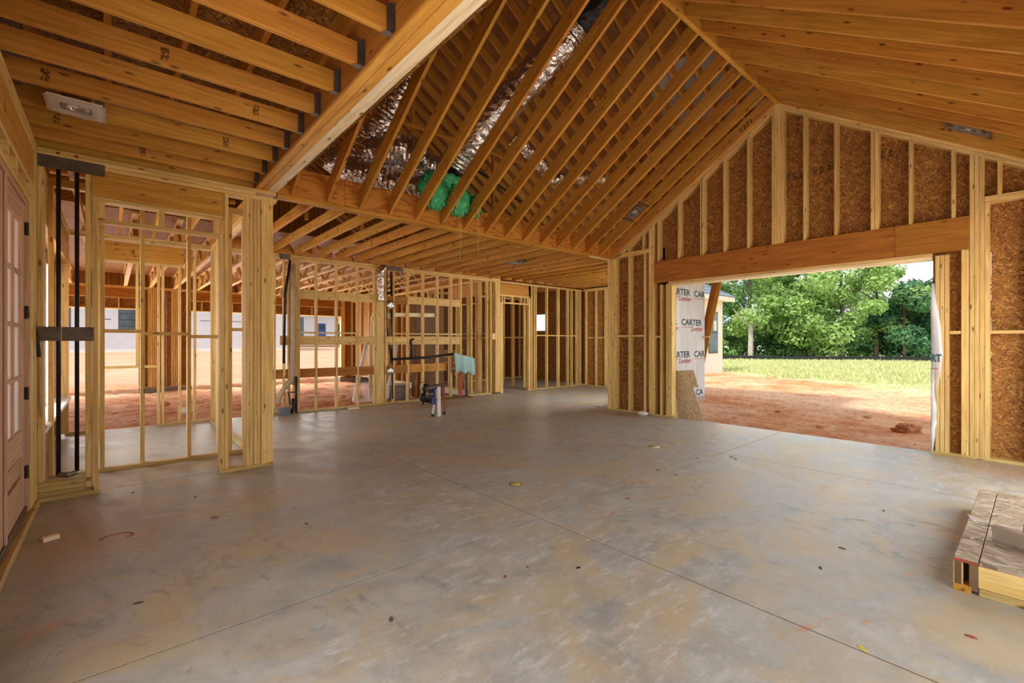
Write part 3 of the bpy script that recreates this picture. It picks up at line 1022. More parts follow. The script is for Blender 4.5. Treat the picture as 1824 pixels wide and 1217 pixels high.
def nail_plate(x0, x1, y, z0, z1, label, seam=None):
    o = empty('nail_plate', label, 'plate', ((x0 + x1) / 2, y, z0), group='steel nail plates')
    parts = [(x0, x1)] if seam is None else [(x0, seam - .001), (seam + .001, x1)]
    for a, b in parts:
        p = bx('plate', o, 'plate', (a, b), (y - .004, y), (z0, z1))
        for i in range(2):
            for zz in (z0 + .015, z1 - .015):
                cyl('nail_head', p, 'black', (a + .02 + i * (b - a - .04), y - .004, zz), (a + .02 + i * (b - a - .04), y - .006, zz), .004, 8)
    return o
nail_plate(-.505, -.06, 5.688, 2.925, 3.035, 'long dark steel nail plate across the top of the pipe bay')
nail_plate(-.53, -.135, 5.685, 1.405, 1.53, 'dusty steel nail plate across the pipes at waist height', -.35)

# ================================================================== FAR STUD WALL (Y = 9.55)
YA, YB = 9.55, 9.64
wf = empty('wall_far', 'long open stud wall with horizontal backing boards facing the garage', 'wall', (5, 9.6, 0), kind='structure')
bx('bottom_plate', wf, 'treated', (2.30, 7.60), (YA, YB), (0, T))
bx('bottom_plate', wf, 'treated', (.54, 1.27), (YA, YB), (0, T))
bx('bottom_plate', wf, 'treated', (-.55, -.2), (YA, YB), (0, T))
bx('top_plate', wf, 'stud', (-.55, 7.9), (YA, YB), (3.045, 3.088))
bx('top_plate', wf, 'stud', (-.55, 11.3), (YA, YB), (3.0, 3.042))
SXs = [2.47, 2.56, 2.735, 3.07, 3.48, 3.93, 4.56, 4.76, 5.12, 5.52, 5.92, 6.31, 6.60, 6.93, 7.44]
for x in SXs:
    bx('stud', wf, 'stud', (x, x + T), (YA, YB), (T, 3.0))
bx('post', wf, 'stud', (2.66, 2.735), (YA - .003, YB), (T, 3.0))
bx('post', wf, 'stud', (4.35, 4.53), (YA - .02, YB), (T, 2.55))
bx('stud', wf, 'stud', (4.31, 4.348), (YA, YB), (T, 3.0))
for x in (7.72, 7.775, 7.83):
    bx('post_ply', wf, 'stud', (x, x + .052), (YA - .01, YB + .04), (T, 3.0))
bx('stud', wf, 'stud', (7.56, 7.60), (YA, YB), (T, 3.0))
# horizontal backing boards for cabinets
for x0, x1, z0, z1, mt in ((2.42, 3.49, 2.25, 2.43, 'stud'), (3.49, 4.32, 2.25, 2.43, 'stud'), (4.58, 5.13, 2.25, 2.43, 'lvl'), (5.13, 6.62, 2.27, 2.45, 'stud'),
                           (2.42, 4.33, 1.33, 1.51, 'stud'), (4.56, 5.13, 1.33, 1.51, 'stud'), (5.13, 6.62, 1.33, 1.52, 'stud'),
                           (2.0, 4.33, .68, .86, 'lvl'), (4.56, 5.13, .68, .86, 'lvl'), (5.13, 6.2, .68, .87, 'joist')):
    bx('backing_board', wf, mt, (x0, x1), (YA + .02, YA + .055), (z0, z1))
for a, b in ((2.77, 3.07), (3.11, 3.48), (3.52, 3.93), (4.80, 5.12), (5.16, 5.52), (5.56, 5.92), (5.96, 6.31), (6.35, 6.60)):
    bx('blocking', wf, 'stud', (a, b), (YA, YB), (1.56, 1.595))
# left part of the far wall behind the vestibule
for x in (.545, .60, .83, 1.04, -.24):
    bx('stud', wf, 'stud', (x, x + T), (YA, YB), (T, 2.655 if x != -.24 and x != 1.04 else 3.0))
for x in (-.20, -.155):
    bx('jack_stud', wf, 'stud', (x, x + T), (YA, YB), (0.0, 2.655))
bx('jack_stud', wf, 'stud', (.27, .308), (YA, YB), (1.01, 2.655))
bx('header', wf, 'joist', (-.20, .90), (YA, YB - .01), (2.70, 2.98))
bx('header_plate', wf, 'stud', (-.20, .90), (YA, YB), (2.66, 2.698))
bx('window_rail', wf, 'stud', (-.12, .545), (YA, YB), (.97, 1.008))
for x in (1.42, 1.9, 2.3):
    bx('stud', wf, 'stud', (x, x + T), (YA, YB), (T, 3.0))
# right end of the far wall: doorway to the hall, then an open stud partition
bx('king_stud', wf, 'stud', (7.89, 7.99), (YA - .01, YB), (0, 2.46))
bx('header', wf, 'joist', (7.89, 9.02), (YA, YB - .02), (2.68, 2.98))
bx('header_plate', wf, 'stud', (7.89, 9.02), (YA, YB), (2.64, 2.678))
bx('door_head', wf, 'stud', (7.95, 8.96), (YA, YB), (2.44, 2.478))
for x in (7.95, 8.03, 8.32, 8.66, 8.90):
    bx('cripple_stud', wf, 'stud', (x, x + T), (YA, YB), (2.478, 2.64))
bx('jack_stud', wf, 'stud', (8.95, 9.02), (YA, YB), (0, 2.98))
bx('bottom_plate', wf, 'treated', (9.02, 11.3), (YA, YB), (0, T))
for x in (9.05, 9.17, 9.235, 9.70, 10.18, 10.62, 10.80, 11.05, 11.20):
    bx('stud', wf, 'stud', (x, x + (T if x != 10.18 else .06)), (YA, YB), (T, 3.0))
for a, b in ((9.28, 9.70), (9.74, 10.18), (10.24, 10.62), (10.66, 10.80), (10.84, 11.05)):
    bx('blocking', wf, 'stud', (a, b), (YA, YB), (1.56, 1.595))
bx('blocking', wf, 'stud', (7.62, 7.72), (YA, YB), (1.45, 1.62))

# wall between garage and hall, X = 7.45
wh = empty('wall_garage_side', 'sunlit stud wall between garage and hall with a door frame', 'wall', (7.5, 12, 0), kind='structure')
bx('bottom_plate', wh, 'treated', (7.45, 7.54), (9.66, 18.6), (0, T))
bx('top_plate', wh, 'stud', (7.45, 7.54), (9.66, 18.6), (3.0, 3.08))
bx('header', wh, 'joist', (7.45, 7.52), (10.1, 11.4), (2.64, 2.98))
for y in (9.9, 10.05, 10.45, 11.0, 11.4, 11.8, 12.2, 12.6, 13.0, 13.4, 13.8, 14.3, 14.8, 15.4, 16.2, 17.0, 17.8):
    bx('stud', wh, 'stud', (7.45, 7.54), (y, y + T), (T, 3.0))
bx('door_head', wh, 'stud', (7.45, 7.54), (10.1, 11.4), (2.42, 2.46))
for z0, z1 in ((0, 1.5), (1.5, 3.1)):
    for y0, y1 in ((13.4, 15.2), (15.2, 17.0), (17.0, 18.6)):
        bx('sheathing_panel', wh, 'osb', (7.545, 7.557), (y0 + .002, y1 - .002), (z0, z1 - .003))

# ================================================================== HALL AND BACK ROOM behind the far wall
wb = empty('wall_back_room', 'dim inner stud walls of the hall and back room', 'wall', (10, 13, 0), kind='structure')
for x in (7.95, 8.35, 8.75, 9.1, 9.5, 9.9, 10.3, 10.7, 11.1, 11.5, 11.9):
    bx('stud', wb, 'stud', (x, x + T), (13.2, 13.29), (T, 3.0))
bx('bottom_plate', wb, 'stud', (7.6, 12.0), (13.2, 13.29), (0, T))
bx('top_plate', wb, 'stud', (7.6, 12.0), (13.2, 13.29), (3.0, 3.08))
for y in (9.9, 10.4, 10.9, 11.5, 12.1, 12.7):
    bx('stud', wb, 'stud', (9.08, 9.17), (y, y + T), (T, 3.0))
    bx('blocking', wb, 'stud', (9.08, 9.17), (y + T, y + .45), (1.5, 1.54))
bx('top_plate', wb, 'stud', (9.08, 9.17), (9.66, 13.2), (3.0, 3.08))
for k in range(8):
    bx('joist', wb, 'joist', (7.6 + k * .5, 7.638 + k * .5), (9.66, 15), (3.1, 3.33))
for x0, x1, z0, z1 in ((7.45, 9.0, 0, 1.7), (7.45, 9.0, 1.7, 3.4), (9.0, 10.5, 0, 1.7), (9.0, 10.5, 1.7, 3.4), (10.5, 12.0, 0, 1.7), (10.5, 12.0, 1.7, 3.4)):
    bx('sheathing_panel', wb, 'osb', (x0, x1 - .002), (14.6, 14.612), (z0, z1 - .002))
for y0, y1, z0, z1 in ((9.66, 11.9, 0, 3.4), (12.4, 14.6, 0, 3.4), (11.9, 12.4, 0, 1.8), (11.9, 12.4, 2.4, 3.4)):
    bx('sheathing_panel', wb, 'osb', (12.0, 12.012), (y0, y1), (z0, z1))
bx('added_window_sill', wb, 'stud', (11.91, 12.0), (11.9, 12.4), (1.76, 1.8))  # small window opening added so light enters the back room
for i in range(2):
    bx('deck_panel', wb, 'osb', (7.5 + i * 2.4, 9.896 + i * 2.4), (9.66, 14.7), (3.335, 3.35))
stairs = empty('staircase', 'rough OSB stair treads rising inside the dim hallway', 'stairs', (8.4, 11.6, 0))
for k in range(6):
    bx('riser', stairs, 'osb', (8.0, 8.95), (11.4 + k * .27, 11.42 + k * .27), (k * .18, (k + 1) * .18))
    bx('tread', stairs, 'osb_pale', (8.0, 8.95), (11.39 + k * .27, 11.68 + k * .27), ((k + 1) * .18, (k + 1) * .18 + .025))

# ================================================================== GARAGE: trusses and front wall (Y = 18.7)
ct = empty('ceiling_garage', 'open web floor trusses spanning the garage', 'ceiling', (3, 14, 3.1), kind='structure')
web_me = None
x = -1.6
while x < 7.5:
    bx('truss_chord', ct, 'stud', (x, x + .089), (9.70, 18.65), (3.10, 3.138))
    bx('truss_chord', ct, 'stud', (x, x + .089), (9.70, 18.65), (3.50, 3.538))
    if web_me is None:
        v, f = [], []
        y = 9.75
        up = True
        while y < 18.3:
            a, b = Vector((0, y, 3.138 if up else 3.50)), Vector((0, y + .58, 3.50 if up else 3.138))
            Xd = (b - a).normalized(); Zd = Vector((1, 0, 0)).cross(Xd)
            base = len(v)
            for e, p in ((0, a), (1, b)):
                for sx, sz in ((-1, -1), (1, -1), (1, 1), (-1, 1)):
                    v.append(p + Vector((sx * .035, 0, 0)) + Zd * (sz * .019))
            f += [(base + i, base + (i + 1) % 4, base + 4 + (i + 1) % 4, base + 4 + i) for i in range(4)]
            y += .6
            up = not up
        web_me = bpy.data.meshes.new('truss_web')
        web_me.from_pydata(v, [], f)
        web_me.materials.append(M['stud'])
    o = bpy.data.objects.new('truss_web', web_me)
    place(o, ct, Matrix.Translation((x + .045, 0, 0)))
    if int(x * 10) % 2 == 0 or True:
        for yy in (11.0, 13.4, 15.8):
            bx('truss_plate', ct, 'steel', (x - .002, x), (yy - .07, yy + .07), (3.10, 3.19))
    x += .61
for j in range(7):
    for i in range(4):
        bx('deck_panel', ct, 'osb', (-2.2 + i * 2.44, .236 + i * 2.44), (9.7 + j * 1.3, 10.996 + j * 1.3), (3.54, 3.555))
gf = empty('wall_garage_front', 'garage front wall with wide door openings under deep headers', 'wall', (3, 18.75, 0), kind='structure')
FY0, FY1 = 18.66, 18.80
for x0, x1 in ((-2.9, .66), (1.95, 7.0)):
    bx('header', gf, 'lvl', (x0, x1), (FY0, FY1 - .05), (2.80, 3.06))
    bx('header_plate', gf, 'stud', (x0, x1), (FY0, FY1), (2.75, 2.79))
    bx('door_head', gf, 'stud', (x0, x1), (FY0, FY1), (2.41, 2.45))
    bx('sheathing_panel', gf, 'osb', (x0, x1), (FY1, FY1 + .012), (2.41, 3.1))
    q = x0 + .3
    while q < x1:
        bx('cripple_stud', gf, 'stud', (q, q + T), (FY0, FY1), (2.45, 2.75)); q += .9
bx('top_plate', gf, 'stud', (-2.9, 9), (FY0, FY1), (3.06, 3.14))
bx('jack_stud', gf, 'stud', (.60, .66), (FY0, FY1), (-.05, 2.41))
for x in (.83, .885, .94, .995, 1.43, 1.485, 1.54, 1.595, 1.89):
    bx('stud', gf, 'stud', (x, x + .048), (FY0, FY1), (-.05, 3.06))
bx('bottom_plate', gf, 'treated', (.66, 1.95), (FY0, FY1), (-.09, -.05))
bx('sheathing_panel', gf, 'osb', (.66, 1.3), (FY1, FY1 + .012), (-.1, 3.06))
bx('sheathing_panel', gf, 'osb', (1.304, 1.95), (FY1, FY1 + .012), (-.1, 3.06))
bx('foundation', gf, 'block', (.60, 1.98), (FY0 - .03, FY1 + .05), (-.5, -.09))
for x in (7.0, 7.055, 7.11, 7.45, 7.9, 8.3):
    bx('stud', gf, 'stud', (x, x + .048), (FY0, FY1), (-.05, 3.06))
for a, b in ((7.0, 7.9), (7.904, 9.0)):
    bx('sheathing_panel', gf, 'osb', (a, b), (FY1, FY1 + .012), (-.1, 3.06))
bx('foundation', gf, 'block', (6.95, 9.0), (FY0 - .03, FY1 + .05), (-.5, -.09))
bx('wrap_edge', gf, 'siding', (.585, .598), (FY0, FY1 + .05), (-.1, 2.41))

# ================================================================== LEFT WALL with the entry doors (X = -.5)
wl = empty('wall_entry_doors', 'exterior stud wall holding the wooden double doors', 'wall', (-.55, 3.5, 0), kind='structure')
LX0, LX1 = -.64, -.50
for y in (5.30, 5.345, 5.40, 5.44):
    bx('stud', wl, 'stud', (LX0, LX1), (y, y + T), (0.0, 2.66))
bx('corner_stud', wl, 'stud', (LX0, LX1 + .002), (5.52, 5.68), (0.0, 2.98))
bx('header', wl, 'joist', (LX0 + .02, LX1 - .004), (3.2, 5.52), (2.72, 2.99))
bx('header_plate', wl, 'stud', (LX0, LX1), (3.2, 5.52), (2.665, 2.70))
bx('header_plate', wl, 'stud', (LX0, LX1), (3.2, 5.34), (2.51, 2.545))
for y in (3.5, 3.9, 4.25, 4.6, 4.98, 5.26):
    bx('cripple_stud', wl, 'stud', (LX0, LX1), (y, y + T), (2.545, 2.665))
bx('sheathing_panel', wl, 'osb', (LX0 - .013, LX0 - .001), (3.2, 5.7), (2.49, 3.4))
for z in (2.99, 3.03, 3.07):
    bx('top_plate', wl, 'stud', (LX0, LX1), (-.5, 5.69), (z, z + T))
for y in (3.20, 3.24, 2.8, 2.4, 2.24, .02, -.02, -.4):
    bx('stud', wl, 'stud', (LX0, LX1), (y, y + T), (0.0, 2.99))
for y0, y1, z0, z1 in ((-.5, .06, 0, 3.4), (2.22, 3.2, 0, 3.4), (.06, 2.22, 2.4, 3.4), (.06, 2.22, 0, .3)):
    bx('sheathing_panel', wl, 'osb', (LX0 - .013, LX0 - .001), (y0, y1 - .003), (z0, z1))
bx('added_window_header', wl, 'lvl', (LX0, LX1), (.06, 2.22), (2.4, 2.7))  # unseen window opening, added so light reaches the near floor
bx('added_window_sill', wl, 'stud', (LX0, LX1), (.06, 2.22), (.262, .30))
bx('sheathing_panel', wl, 'osb', (LX0 - .013, LX0 - .001), (5.32, 5.72), (0, 2.49))
bx('sill_board', wl, 'treated', (-.565, -.476), (3.0, 5.60), (0, .055))
# window bays further back on the same wall
for y in (5.86, 6.3, 9.4):
    bx('stud', wl, 'stud', (LX0, LX1), (y, y + T), (T, 3.0))
for y0, y1 in ((5.70, 6.34), (9.4, 9.64)):
    bx('sheathing_panel', wl, 'osb', (LX0 - .013, LX0 - .003), (y0, y1), (0, 3.3))
bx('sheathing_panel', wl, 'osb', (LX0 - .013, LX0 - .003), (6.34, 9.4), (0, .55))
bx('sheathing_panel', wl, 'osb', (LX0 - .013, LX0 - .003), (6.34, 9.4), (2.4, 3.3))
for y in (7.12, 8.45):
    bx('window_mullion', wl, 'white', (LX0 - .02, LX0 + .03), (y, y + .06), (.59, 2.4))
bx('top_plate', wl, 'stud', (LX0, LX1), (5.70, 9.64), (3.0, 3.08))
bx('header', wl, 'joist', (LX0, LX1), (5.9, 9.5), (2.55, 2.85))
bx('sill', wl, 'white', (LX0, LX1 + .03), (5.9, 9.4), (.55, .59))

def door_leaf(par, y0, y1, hinge):
    x0, x1 = -.575, -.53
    z0, z1 = .10, 2.475
    lf = empty_child('door_leaf', par, (x0, y0, z0))
    sw, rt, rm, rb_ = .12, .15, .19, .26
    zl = .72           # bottom of the glazed part
    bx('stile', lf, 'door', (x0, x1), (y0, y0 + sw), (z0, z1))
    bx('stile', lf, 'door', (x0, x1), (y1 - sw, y1), (z0, z1))
    bx('rail', lf, 'door', (x0, x1), (y0 + sw, y1 - sw), (z1 - rt, z1))
    bx('rail', lf, 'door', (x0, x1), (y0 + sw, y1 - sw), (zl - rm, zl))
    bx('rail', lf, 'door', (x0, x1), (y0 + sw, y1 - sw), (z0, z0 + rb_))
    # raised bottom panel with moulding
    a, b, c_, d = y0 + sw, y1 - sw, z0 + rb_, zl - rm
    bx('bottom_panel', lf, 'door', (x0 + .01, x1 - .012), (a + .03, b - .03), (c_ + .03, d - .03))
    bx('bottom_panel', lf, 'door', (x0 + .015, x1 - .02), (a, b), (c_, d))
    # glazing bars: two columns, four rows
    ym = (a + b) / 2
    bx('muntin', lf, 'door', (x0 + .005, x1 - .005), (ym - .014, ym + .014), (zl, z1 - rt))
    rows = 4
    dz = (z1 - rt - zl) / rows
    for k in range(1, rows):
        bx('muntin', lf, 'door', (x0 + .005, x1 - .005), (a, b), (zl + k * dz - .014, zl + k * dz + .014))
    for k in range(rows):
        for ya, yb in ((a, ym - .014), (ym + .014, b)):
            bx('pane', lf, 'film', (x0 + .018, x0 + .024), (ya, yb), (zl + k * dz + (.014 if k else 0), zl + (k + 1) * dz - .014))
    return lf
def empty_child(name, par, loc):
    o = bpy.data.objects.new(name, None)
    o.empty_display_size = .1
    return place(o, par, Matrix.Translation(loc))
dr = empty('door_1', 'unfinished wooden double entry doors with divided glass panes', 'door', (-.55, 4.3, 0), kind='structure')
door_leaf(dr, 4.345, 5.245, 1)
door_leaf(dr, 3.43, 4.335, 0)
bx('astragal', dr, 'door', (-.528, -.515), (4.315, 4.362), (.10, 2.475))
bx('jamb', dr, 'door', (-.64, -.51), (5.255, 5.295), (.03, 2.51))
bx('jamb', dr, 'door', (-.64, -.51), (3.38, 3.42), (.03, 2.51))
bx('head_jamb', dr, 'door', (-.64, -.515), (3.38, 5.295), (2.478, 2.508))
bx('threshold', dr, 'plate', (-.64, -.515), (3.42, 5.255), (.068, .098))
for z in (2.24, 1.58, .94, .32):
    hgp = cyl('hinge', dr, 'black', (-.517, 5.252, z), (-.517, 5.252, z + .10), .011)
    bx('hinge_leaf', hgp, 'black', (-.53, -.512), (5.225, 5.28), (z + .002, z + .098))

# ================================================================== RIGHT WALL behind the camera (Y = -.45), wide window openings added to let light in
wr = empty('wall_window_side', 'stud wall beside the camera with tall window openings added for light', 'wall', (3.5, -.5, 0), kind='structure')
for x in (-.5, -.1, .3, .7, 1.1, 1.4, 3.45, 3.5, 3.9, 3.95, 7.4, 7.6):
    bx('stud', wr, 'stud', (x, x + T), (-.59, -.45), (T, 2.5))
bx('header', wr, 'lvl', (-.5, 7.68), (-.59, -.45), (2.5, 2.85))
bx('top_plate', wr, 'stud', (-.5, 7.68), (-.59, -.45), (2.85, 3.05))
for a, b in ((-.5, 1.44), (3.45, 3.99), (7.4, 7.68)):
    bx('sheathing_panel', wr, 'osb', (a, b), (-.603, -.591), (0, 2.5))
bx('sheathing_panel', wr, 'osb', (-.5, 7.68), (-.603, -.591), (2.5, 3.05))
bx('bottom_plate', wr, 'treated', (-.5, 7.68), (-.59, -.45), (0, T))
# porch outside the entry doors, roof added to keep sun off the glass
pr_ = empty('porch', 'entry porch slab with a roof added to block sun at the double doors', 'porch', (-1.8, 3.5, 0), kind='structure')
bx('porch_slab', pr_, 'concrete', (-3.2, -.66), (1.5, 6.5), (-.14, -.02))
bx('porch_roof_sun_block', pr_, 'osb', (-3.3, -.66), (.5, 7.5), (3.15, 3.2))

# black sleeve and wire hanging at the hinge side of the doors
cs = empty('cable_sleeve', 'black cable sleeve with a thin wire hanging beside the door hinges', 'cable', (-.50, 5.62, 1.2))
tube('sleeve', cs, 'black', [(-.515, 5.58, 1.66), (-.515, 5.60, 1.52), (-.50, 5.63, 1.38), (-.488, 5.655, 1.27)], [.018, .022, .024, .018], 10, sub=4)
tube('wire', cs, 'pvc', [(-.488, 5.655, 1.27), (-.478, 5.67, 1.15), (-.482, 5.675, .95), (-.47, 5.675, .75)], .004, 6, sub=4)

# ================================================================== DUCTS IN THE ATTIC
rng = random.Random(3)
def crinkle(amp, fr=3.0):
    ph = rng.random() * 9
    r_ = random.Random(int(ph * 1000))
    def w_(i, a):
        return 1 + .035 * (i % 2) + amp * (.7 * math.sin(i * .45 + ph) * math.sin(a * 2 + ph) + .5 * math.sin(a * fr + i * .8 + ph)) + .035 * r_.uniform(-1, 1)
    return w_
def duct(label, pts, rad, mat='foil', seg=26, sub=14, amp=.05, name='flex_duct'):
    o = tube(name, None, mat, pts, rad, seg, True, crinkle(amp), sub, False)
    return tag(o, label, 'duct', 'attic ducts')
duct('big shiny foil flexible duct rising behind the rafters toward the ridge', [(3.8, 5.66, 4.02), (3.9, 5.30, 4.32), (4.17, 4.66, 4.83), (4.41, 4.05, 5.32), (4.47, 3.87, 5.47)], [.20, .22, .22, .21, .18])
duct('foil wrapped duct trunk lying just behind the flush beam', [(2.34, 6.72, 4.05), (2.71, 6.52, 3.86), (3.13, 6.29, 3.74), (3.56, 6.08, 3.70), (3.75, 5.98, 3.72)], [.16, .22, .24, .22, .14])
duct('crumpled foil duct standing up behind the diagonal beam', [(2.82, 6.66, 4.20), (2.90, 6.55, 4.42), (3.07, 6.34, 4.74), (3.22, 6.10, 5.15), (3.26, 6.0, 5.4)], [.2, .21, .2, .16, .12], amp=.09)
duct('bulging foil elbow in the middle of the duct cluster', [(2.75, 6.62, 4.16), (3.07, 6.36, 4.24), (3.40, 6.16, 4.20), (3.55, 6.16, 4.02)], [.16, .24, .25, .18], amp=.08)
duct('short wrinkled foil duct linking the elbow to the big duct', [(3.52, 6.19, 4.14), (3.70, 6.0, 4.05), (3.85, 5.84, 4.02)], [.15, .16, .15], amp=.10)
duct('black dimpled plastic duct sleeve at the lower end of the big duct', [(3.72, 5.98, 3.80), (3.86, 5.80, 3.96), (3.92, 5.66, 4.12)], [.17, .19, .18], 'black', 24, 6, .08, 'duct_sleeve')
duct('black dimpled duct sleeve high up near the ridge', [(4.46, 3.95, 5.43), (4.60, 3.76, 5.60), (4.70, 3.55, 5.77)], [.15, .17, .17], 'black', 24, 6, .08, 'duct_sleeve')
duct('thin foil duct farther back in the attic', [(5.0, 5.72, 4.78), (5.25, 5.66, 4.65), (5.5, 5.62, 4.5), (5.62, 5.62, 4.42)], .11, amp=.06)
duct('crushed foil duct end drooping behind the middle rafters', [(5.66, 5.66, 4.40), (5.85, 5.60, 4.30), (6.1, 5.62, 4.34)], [.09, .13, .1], amp=.16)
duct('small foil duct glinting behind the rafters above the recessed light', [(6.2, 5.60, 4.40), (6.6, 5.5, 4.44), (7.0, 5.4, 4.5)], [.10, .12, .1], amp=.14)
wr_ = tube('conduit', None, 'black', [(4.3, 6.25, 4.40), (4.9, 6.05, 4.10), (5.5, 5.95, 3.80)], .022, 8)
tag(wr_, 'thin black attic conduit slanting down behind the rafters', 'pipe')

# green plastic tied over a duct end
def blob(name, par, mat, parts, n=16, fold=0.0):
    bm = bmesh.new()
    for (c_, r, sd) in parts:
        res = bmesh.ops.create_uvsphere(bm, u_segments=n * 2, v_segments=n, radius=1)
        for v_ in res['verts']:
            p = v_.co.copy()
            k = 1 + .16 * noise.noise(p * 2.1 + Vector((sd, 0, 0))) + .07 * noise.noise(p * 6 + Vector((0, sd, 0))) + fold * (abs(noise.noise(Vector((p.x * 5 + p.y * 4, p.y * 5 - p.x * 3, p.z * .9 + sd)))) - .25)
            v_.co = Vector((p.x * r[0] * k, p.y * r[1] * k, p.z * r[2] * k)) + Vector(c_)
    me = bpy.data.meshes.new(name)
    bm.to_mesh(me); bm.free()
    for p in me.polygons: p.use_smooth = True
    me.materials.append(M[mat])
    o = bpy.data.objects.new(name, me)
    return place(o, par, Matrix.Identity(4))
bag = empty('plastic_bag', 'bright green plastic sheet bundled between the rafters', 'bag', (3.6, 5.5, 3.3))
blob('bag_body', bag, 'green', [((3.385, 5.56, 3.50), (.20, .13, .24), 1)], 22, .8)
blob('bag_body', bag, 'green', [((3.79, 5.56, 3.46), (.18, .12, .22), 5)], 22, .8)
blob('bag_tail', bag, 'green', [((4.12, 5.58, 3.44), (.09, .08, .16), 9)], 22, .8)
blob('bag_fold', bag, 'green', [((3.66, 5.60, 3.72), (.36, .11, .10), 13)], 22, .8)
for i, (a, b, c_) in enumerate((((3.55, 5.30, 3.46), (3.72, 5.36, 2.55), 'thin pale string hanging straight down below the green plastic'), ((4.12, 5.50, 3.40), (4.12, 5.50, 2.72), 'shorter pale string hanging beside the green plastic tail'))):
    mid = Vector(a).lerp(Vector(b), .45) + Vector((.05 if i == 0 else 0, 0, -.02))
    s_ = tube('string', None, 'string', [a, mid, (mid.x, mid.y, b[2])], .0028, 6, sub=4)
    tag(s_, c_, 'string')

# ================================================================== RECESSED LIGHT HOUSINGS
def housing(label, M4, size=.26, bars=True, film_=False):
    """housing built around a local frame: X along the rafters, Y across, Z down out of the ceiling"""
    o = bpy.data.objects.new('recessed_light', None)
    o.empty_display_size = .1
    link(o)
    o.matrix_basis = M4
    tag(o, label, 'light fixture', 'recessed light housings')
    def part(name, mat, v, f, par=o, sm=False):
        me = bpy.data.meshes.new(name); me.from_pydata(v, [], f); me.materials.append(M[mat])
        for p in me.polygons: p.use_smooth = sm
        q = bpy.data.objects.new(name, me); COL.objects.link(q); q.parent = par
        return q
    def pbox(name, mat, x, y, z, par=o):
        v = [(a, b, c_) for c_ in z for a, b in ((x[0], y[0]), (x[1], y[0]), (x[1], y[1]), (x[0], y[1]))]
        f = [(3, 2, 1, 0), (4, 5, 6, 7)] + [(i, (i + 1) % 4, 4 + (i + 1) % 4, 4 + i) for i in range(4)]
        return part(name, mat, v, f, par)
    h_ = size / 2
    # frame ring with a square hole
    i_ = h_ * .62
    for nm, x, y in (('mounting_plate', (-h_, h_), (-h_, -i_)), ('mounting_plate', (-h_, h_), (i_, h_)), ('mounting_plate', (-h_, -i_), (-i_, i_)), ('mounting_plate', (i_, h_), (-i_, i_))):
        pbox(nm, 'white' if film_ else 'steel', x, y, (-.004, .006))
    # can
    n = 16
    v, f = [], []
    for k, (r, z) in enumerate(((i_ * .92, .012), (i_ * .92, -.10), (i_ * .4, -.11))):
        for q in range(n):
            v.append((r * math.cos(2 * PI * q / n), r * math.sin(2 * PI * q / n), z))
    for k in range(2):
        for q in range(n):
            a, b = k * n + q, k * n + (q + 1) % n
            f.append((a, b, b + n, a + n))
    f.append(tuple(2 * n + q for q in range(n)))
    part('can', 'foil', v, f, o, True)
    pbox('junction_box', 'steel', (-.06, .06), (h_ * .7, h_ * 1.05), (-.07, -.005))
    if bars:
        for s_ in (-1, 1):
            pbox('hanger_bar', 'plate', (s_ * h_ * 1.5 - .012, s_ * h_ * 1.5 + .012), (-.185, .185), (-.012, .008))
        pbox('slide_rail', 'steel', (-h_ * 1.6, h_ * 1.6), (-.008, .008), (.004, .018))
    if film_:
        nn = 8
        v, f = [], []
        for a in range(nn + 1):
            for b in range(nn + 1):
                x, y = (a / nn - .5) * size * 1.12, (b / nn - .5) * size * 1.12
                v.append((x, y, .012 + .016 * math.cos(x * 9) * math.cos(y * 9) + .008 * noise.noise(Vector((x * 22, y * 22, 1)))))
        for a in range(nn):
            for b in range(nn):
                q = a * (nn + 1) + b
                if 2 <= a < nn - 2 and 2 <= b < nn - 2: continue
                f.append((q, q + 1, q + nn + 2, q + nn + 1))
        part('plastic_cover', 'film', v, f, o, True)
    return o
def frame3(loc, X, Z):
    X, Z = Vector(X).normalized(), Vector(Z).normalized()
    Yv = Z.cross(X).normalized()
    return Matrix.Translation(Vector(loc)) @ Matrix((X, Yv, Z)).transposed().to_4x4()
nL = Vector((0, -math.sin(TH), -math.cos(TH)))
nR = Vector((0, math.sin(TH), -math.cos(TH)))
housing('recessed light housing wrapped in clear plastic under the entry bay joists', frame3((-.205, 4.62, 3.115), (0.0, 1, 0), (0, 0, -1)), .29, False, True)
housing('steel recessed light housing between the left rafters by the gable wall', frame3((7.06, 4.74, zr(4.74) + .015), (0, -math.cos(TH), math.sin(TH)), nL), .25)
housing('steel recessed light housing between the right rafters by the gable wall', frame3((7.06, .50, zr(.50) + .012), (0, math.cos(TH), math.sin(TH)), nR), .25)
housing('steel recessed light housing set among the kitchen ceiling joists', frame3((6.56, 7.42, 3.105), (0, 1, 0), (0, 0, -1)), .25)

# ================================================================== PIPES AND PLATES ON THE FAR WALL
yq = 9.53
nail_plate(2.40, 2.58, yq, 2.985, 3.10, 'small steel nail plate at the top of the far wall by the post cluster')
nail_plate(4.58, 4.98, yq - .02, 2.99, 3.09, 'long steel nail plate at the top of the far wall beside the tall post')
dp = empty('drain_pipes', 'black drain pipes dropping beside the tall post and running across the studs', 'pipe', (4.7, 9.6, 0))
tube('pipe', dp, 'black', [(4.62, 9.60, 2.98), (4.62, 9.60, 1.75), (4.74, 9.58, .95)], .022, 10)
tube('pipe', dp, 'black', [(4.73, 9.60, 2.98), (4.75, 9.60, 1.6), (4.76, 9.58, .10)], .020, 10)
tube('pipe', dp, 'black', [(4.74, 9.535, 1.0), (5.6, 9.53, 1.02), (6.36, 9.53, 1.09)], .030, 12)
tube('pipe', dp, 'black', [(5.20, 9.535, 1.01), (5.20, 9.535, 1.42), (5.27, 9.535, 1.46)], .024, 10)
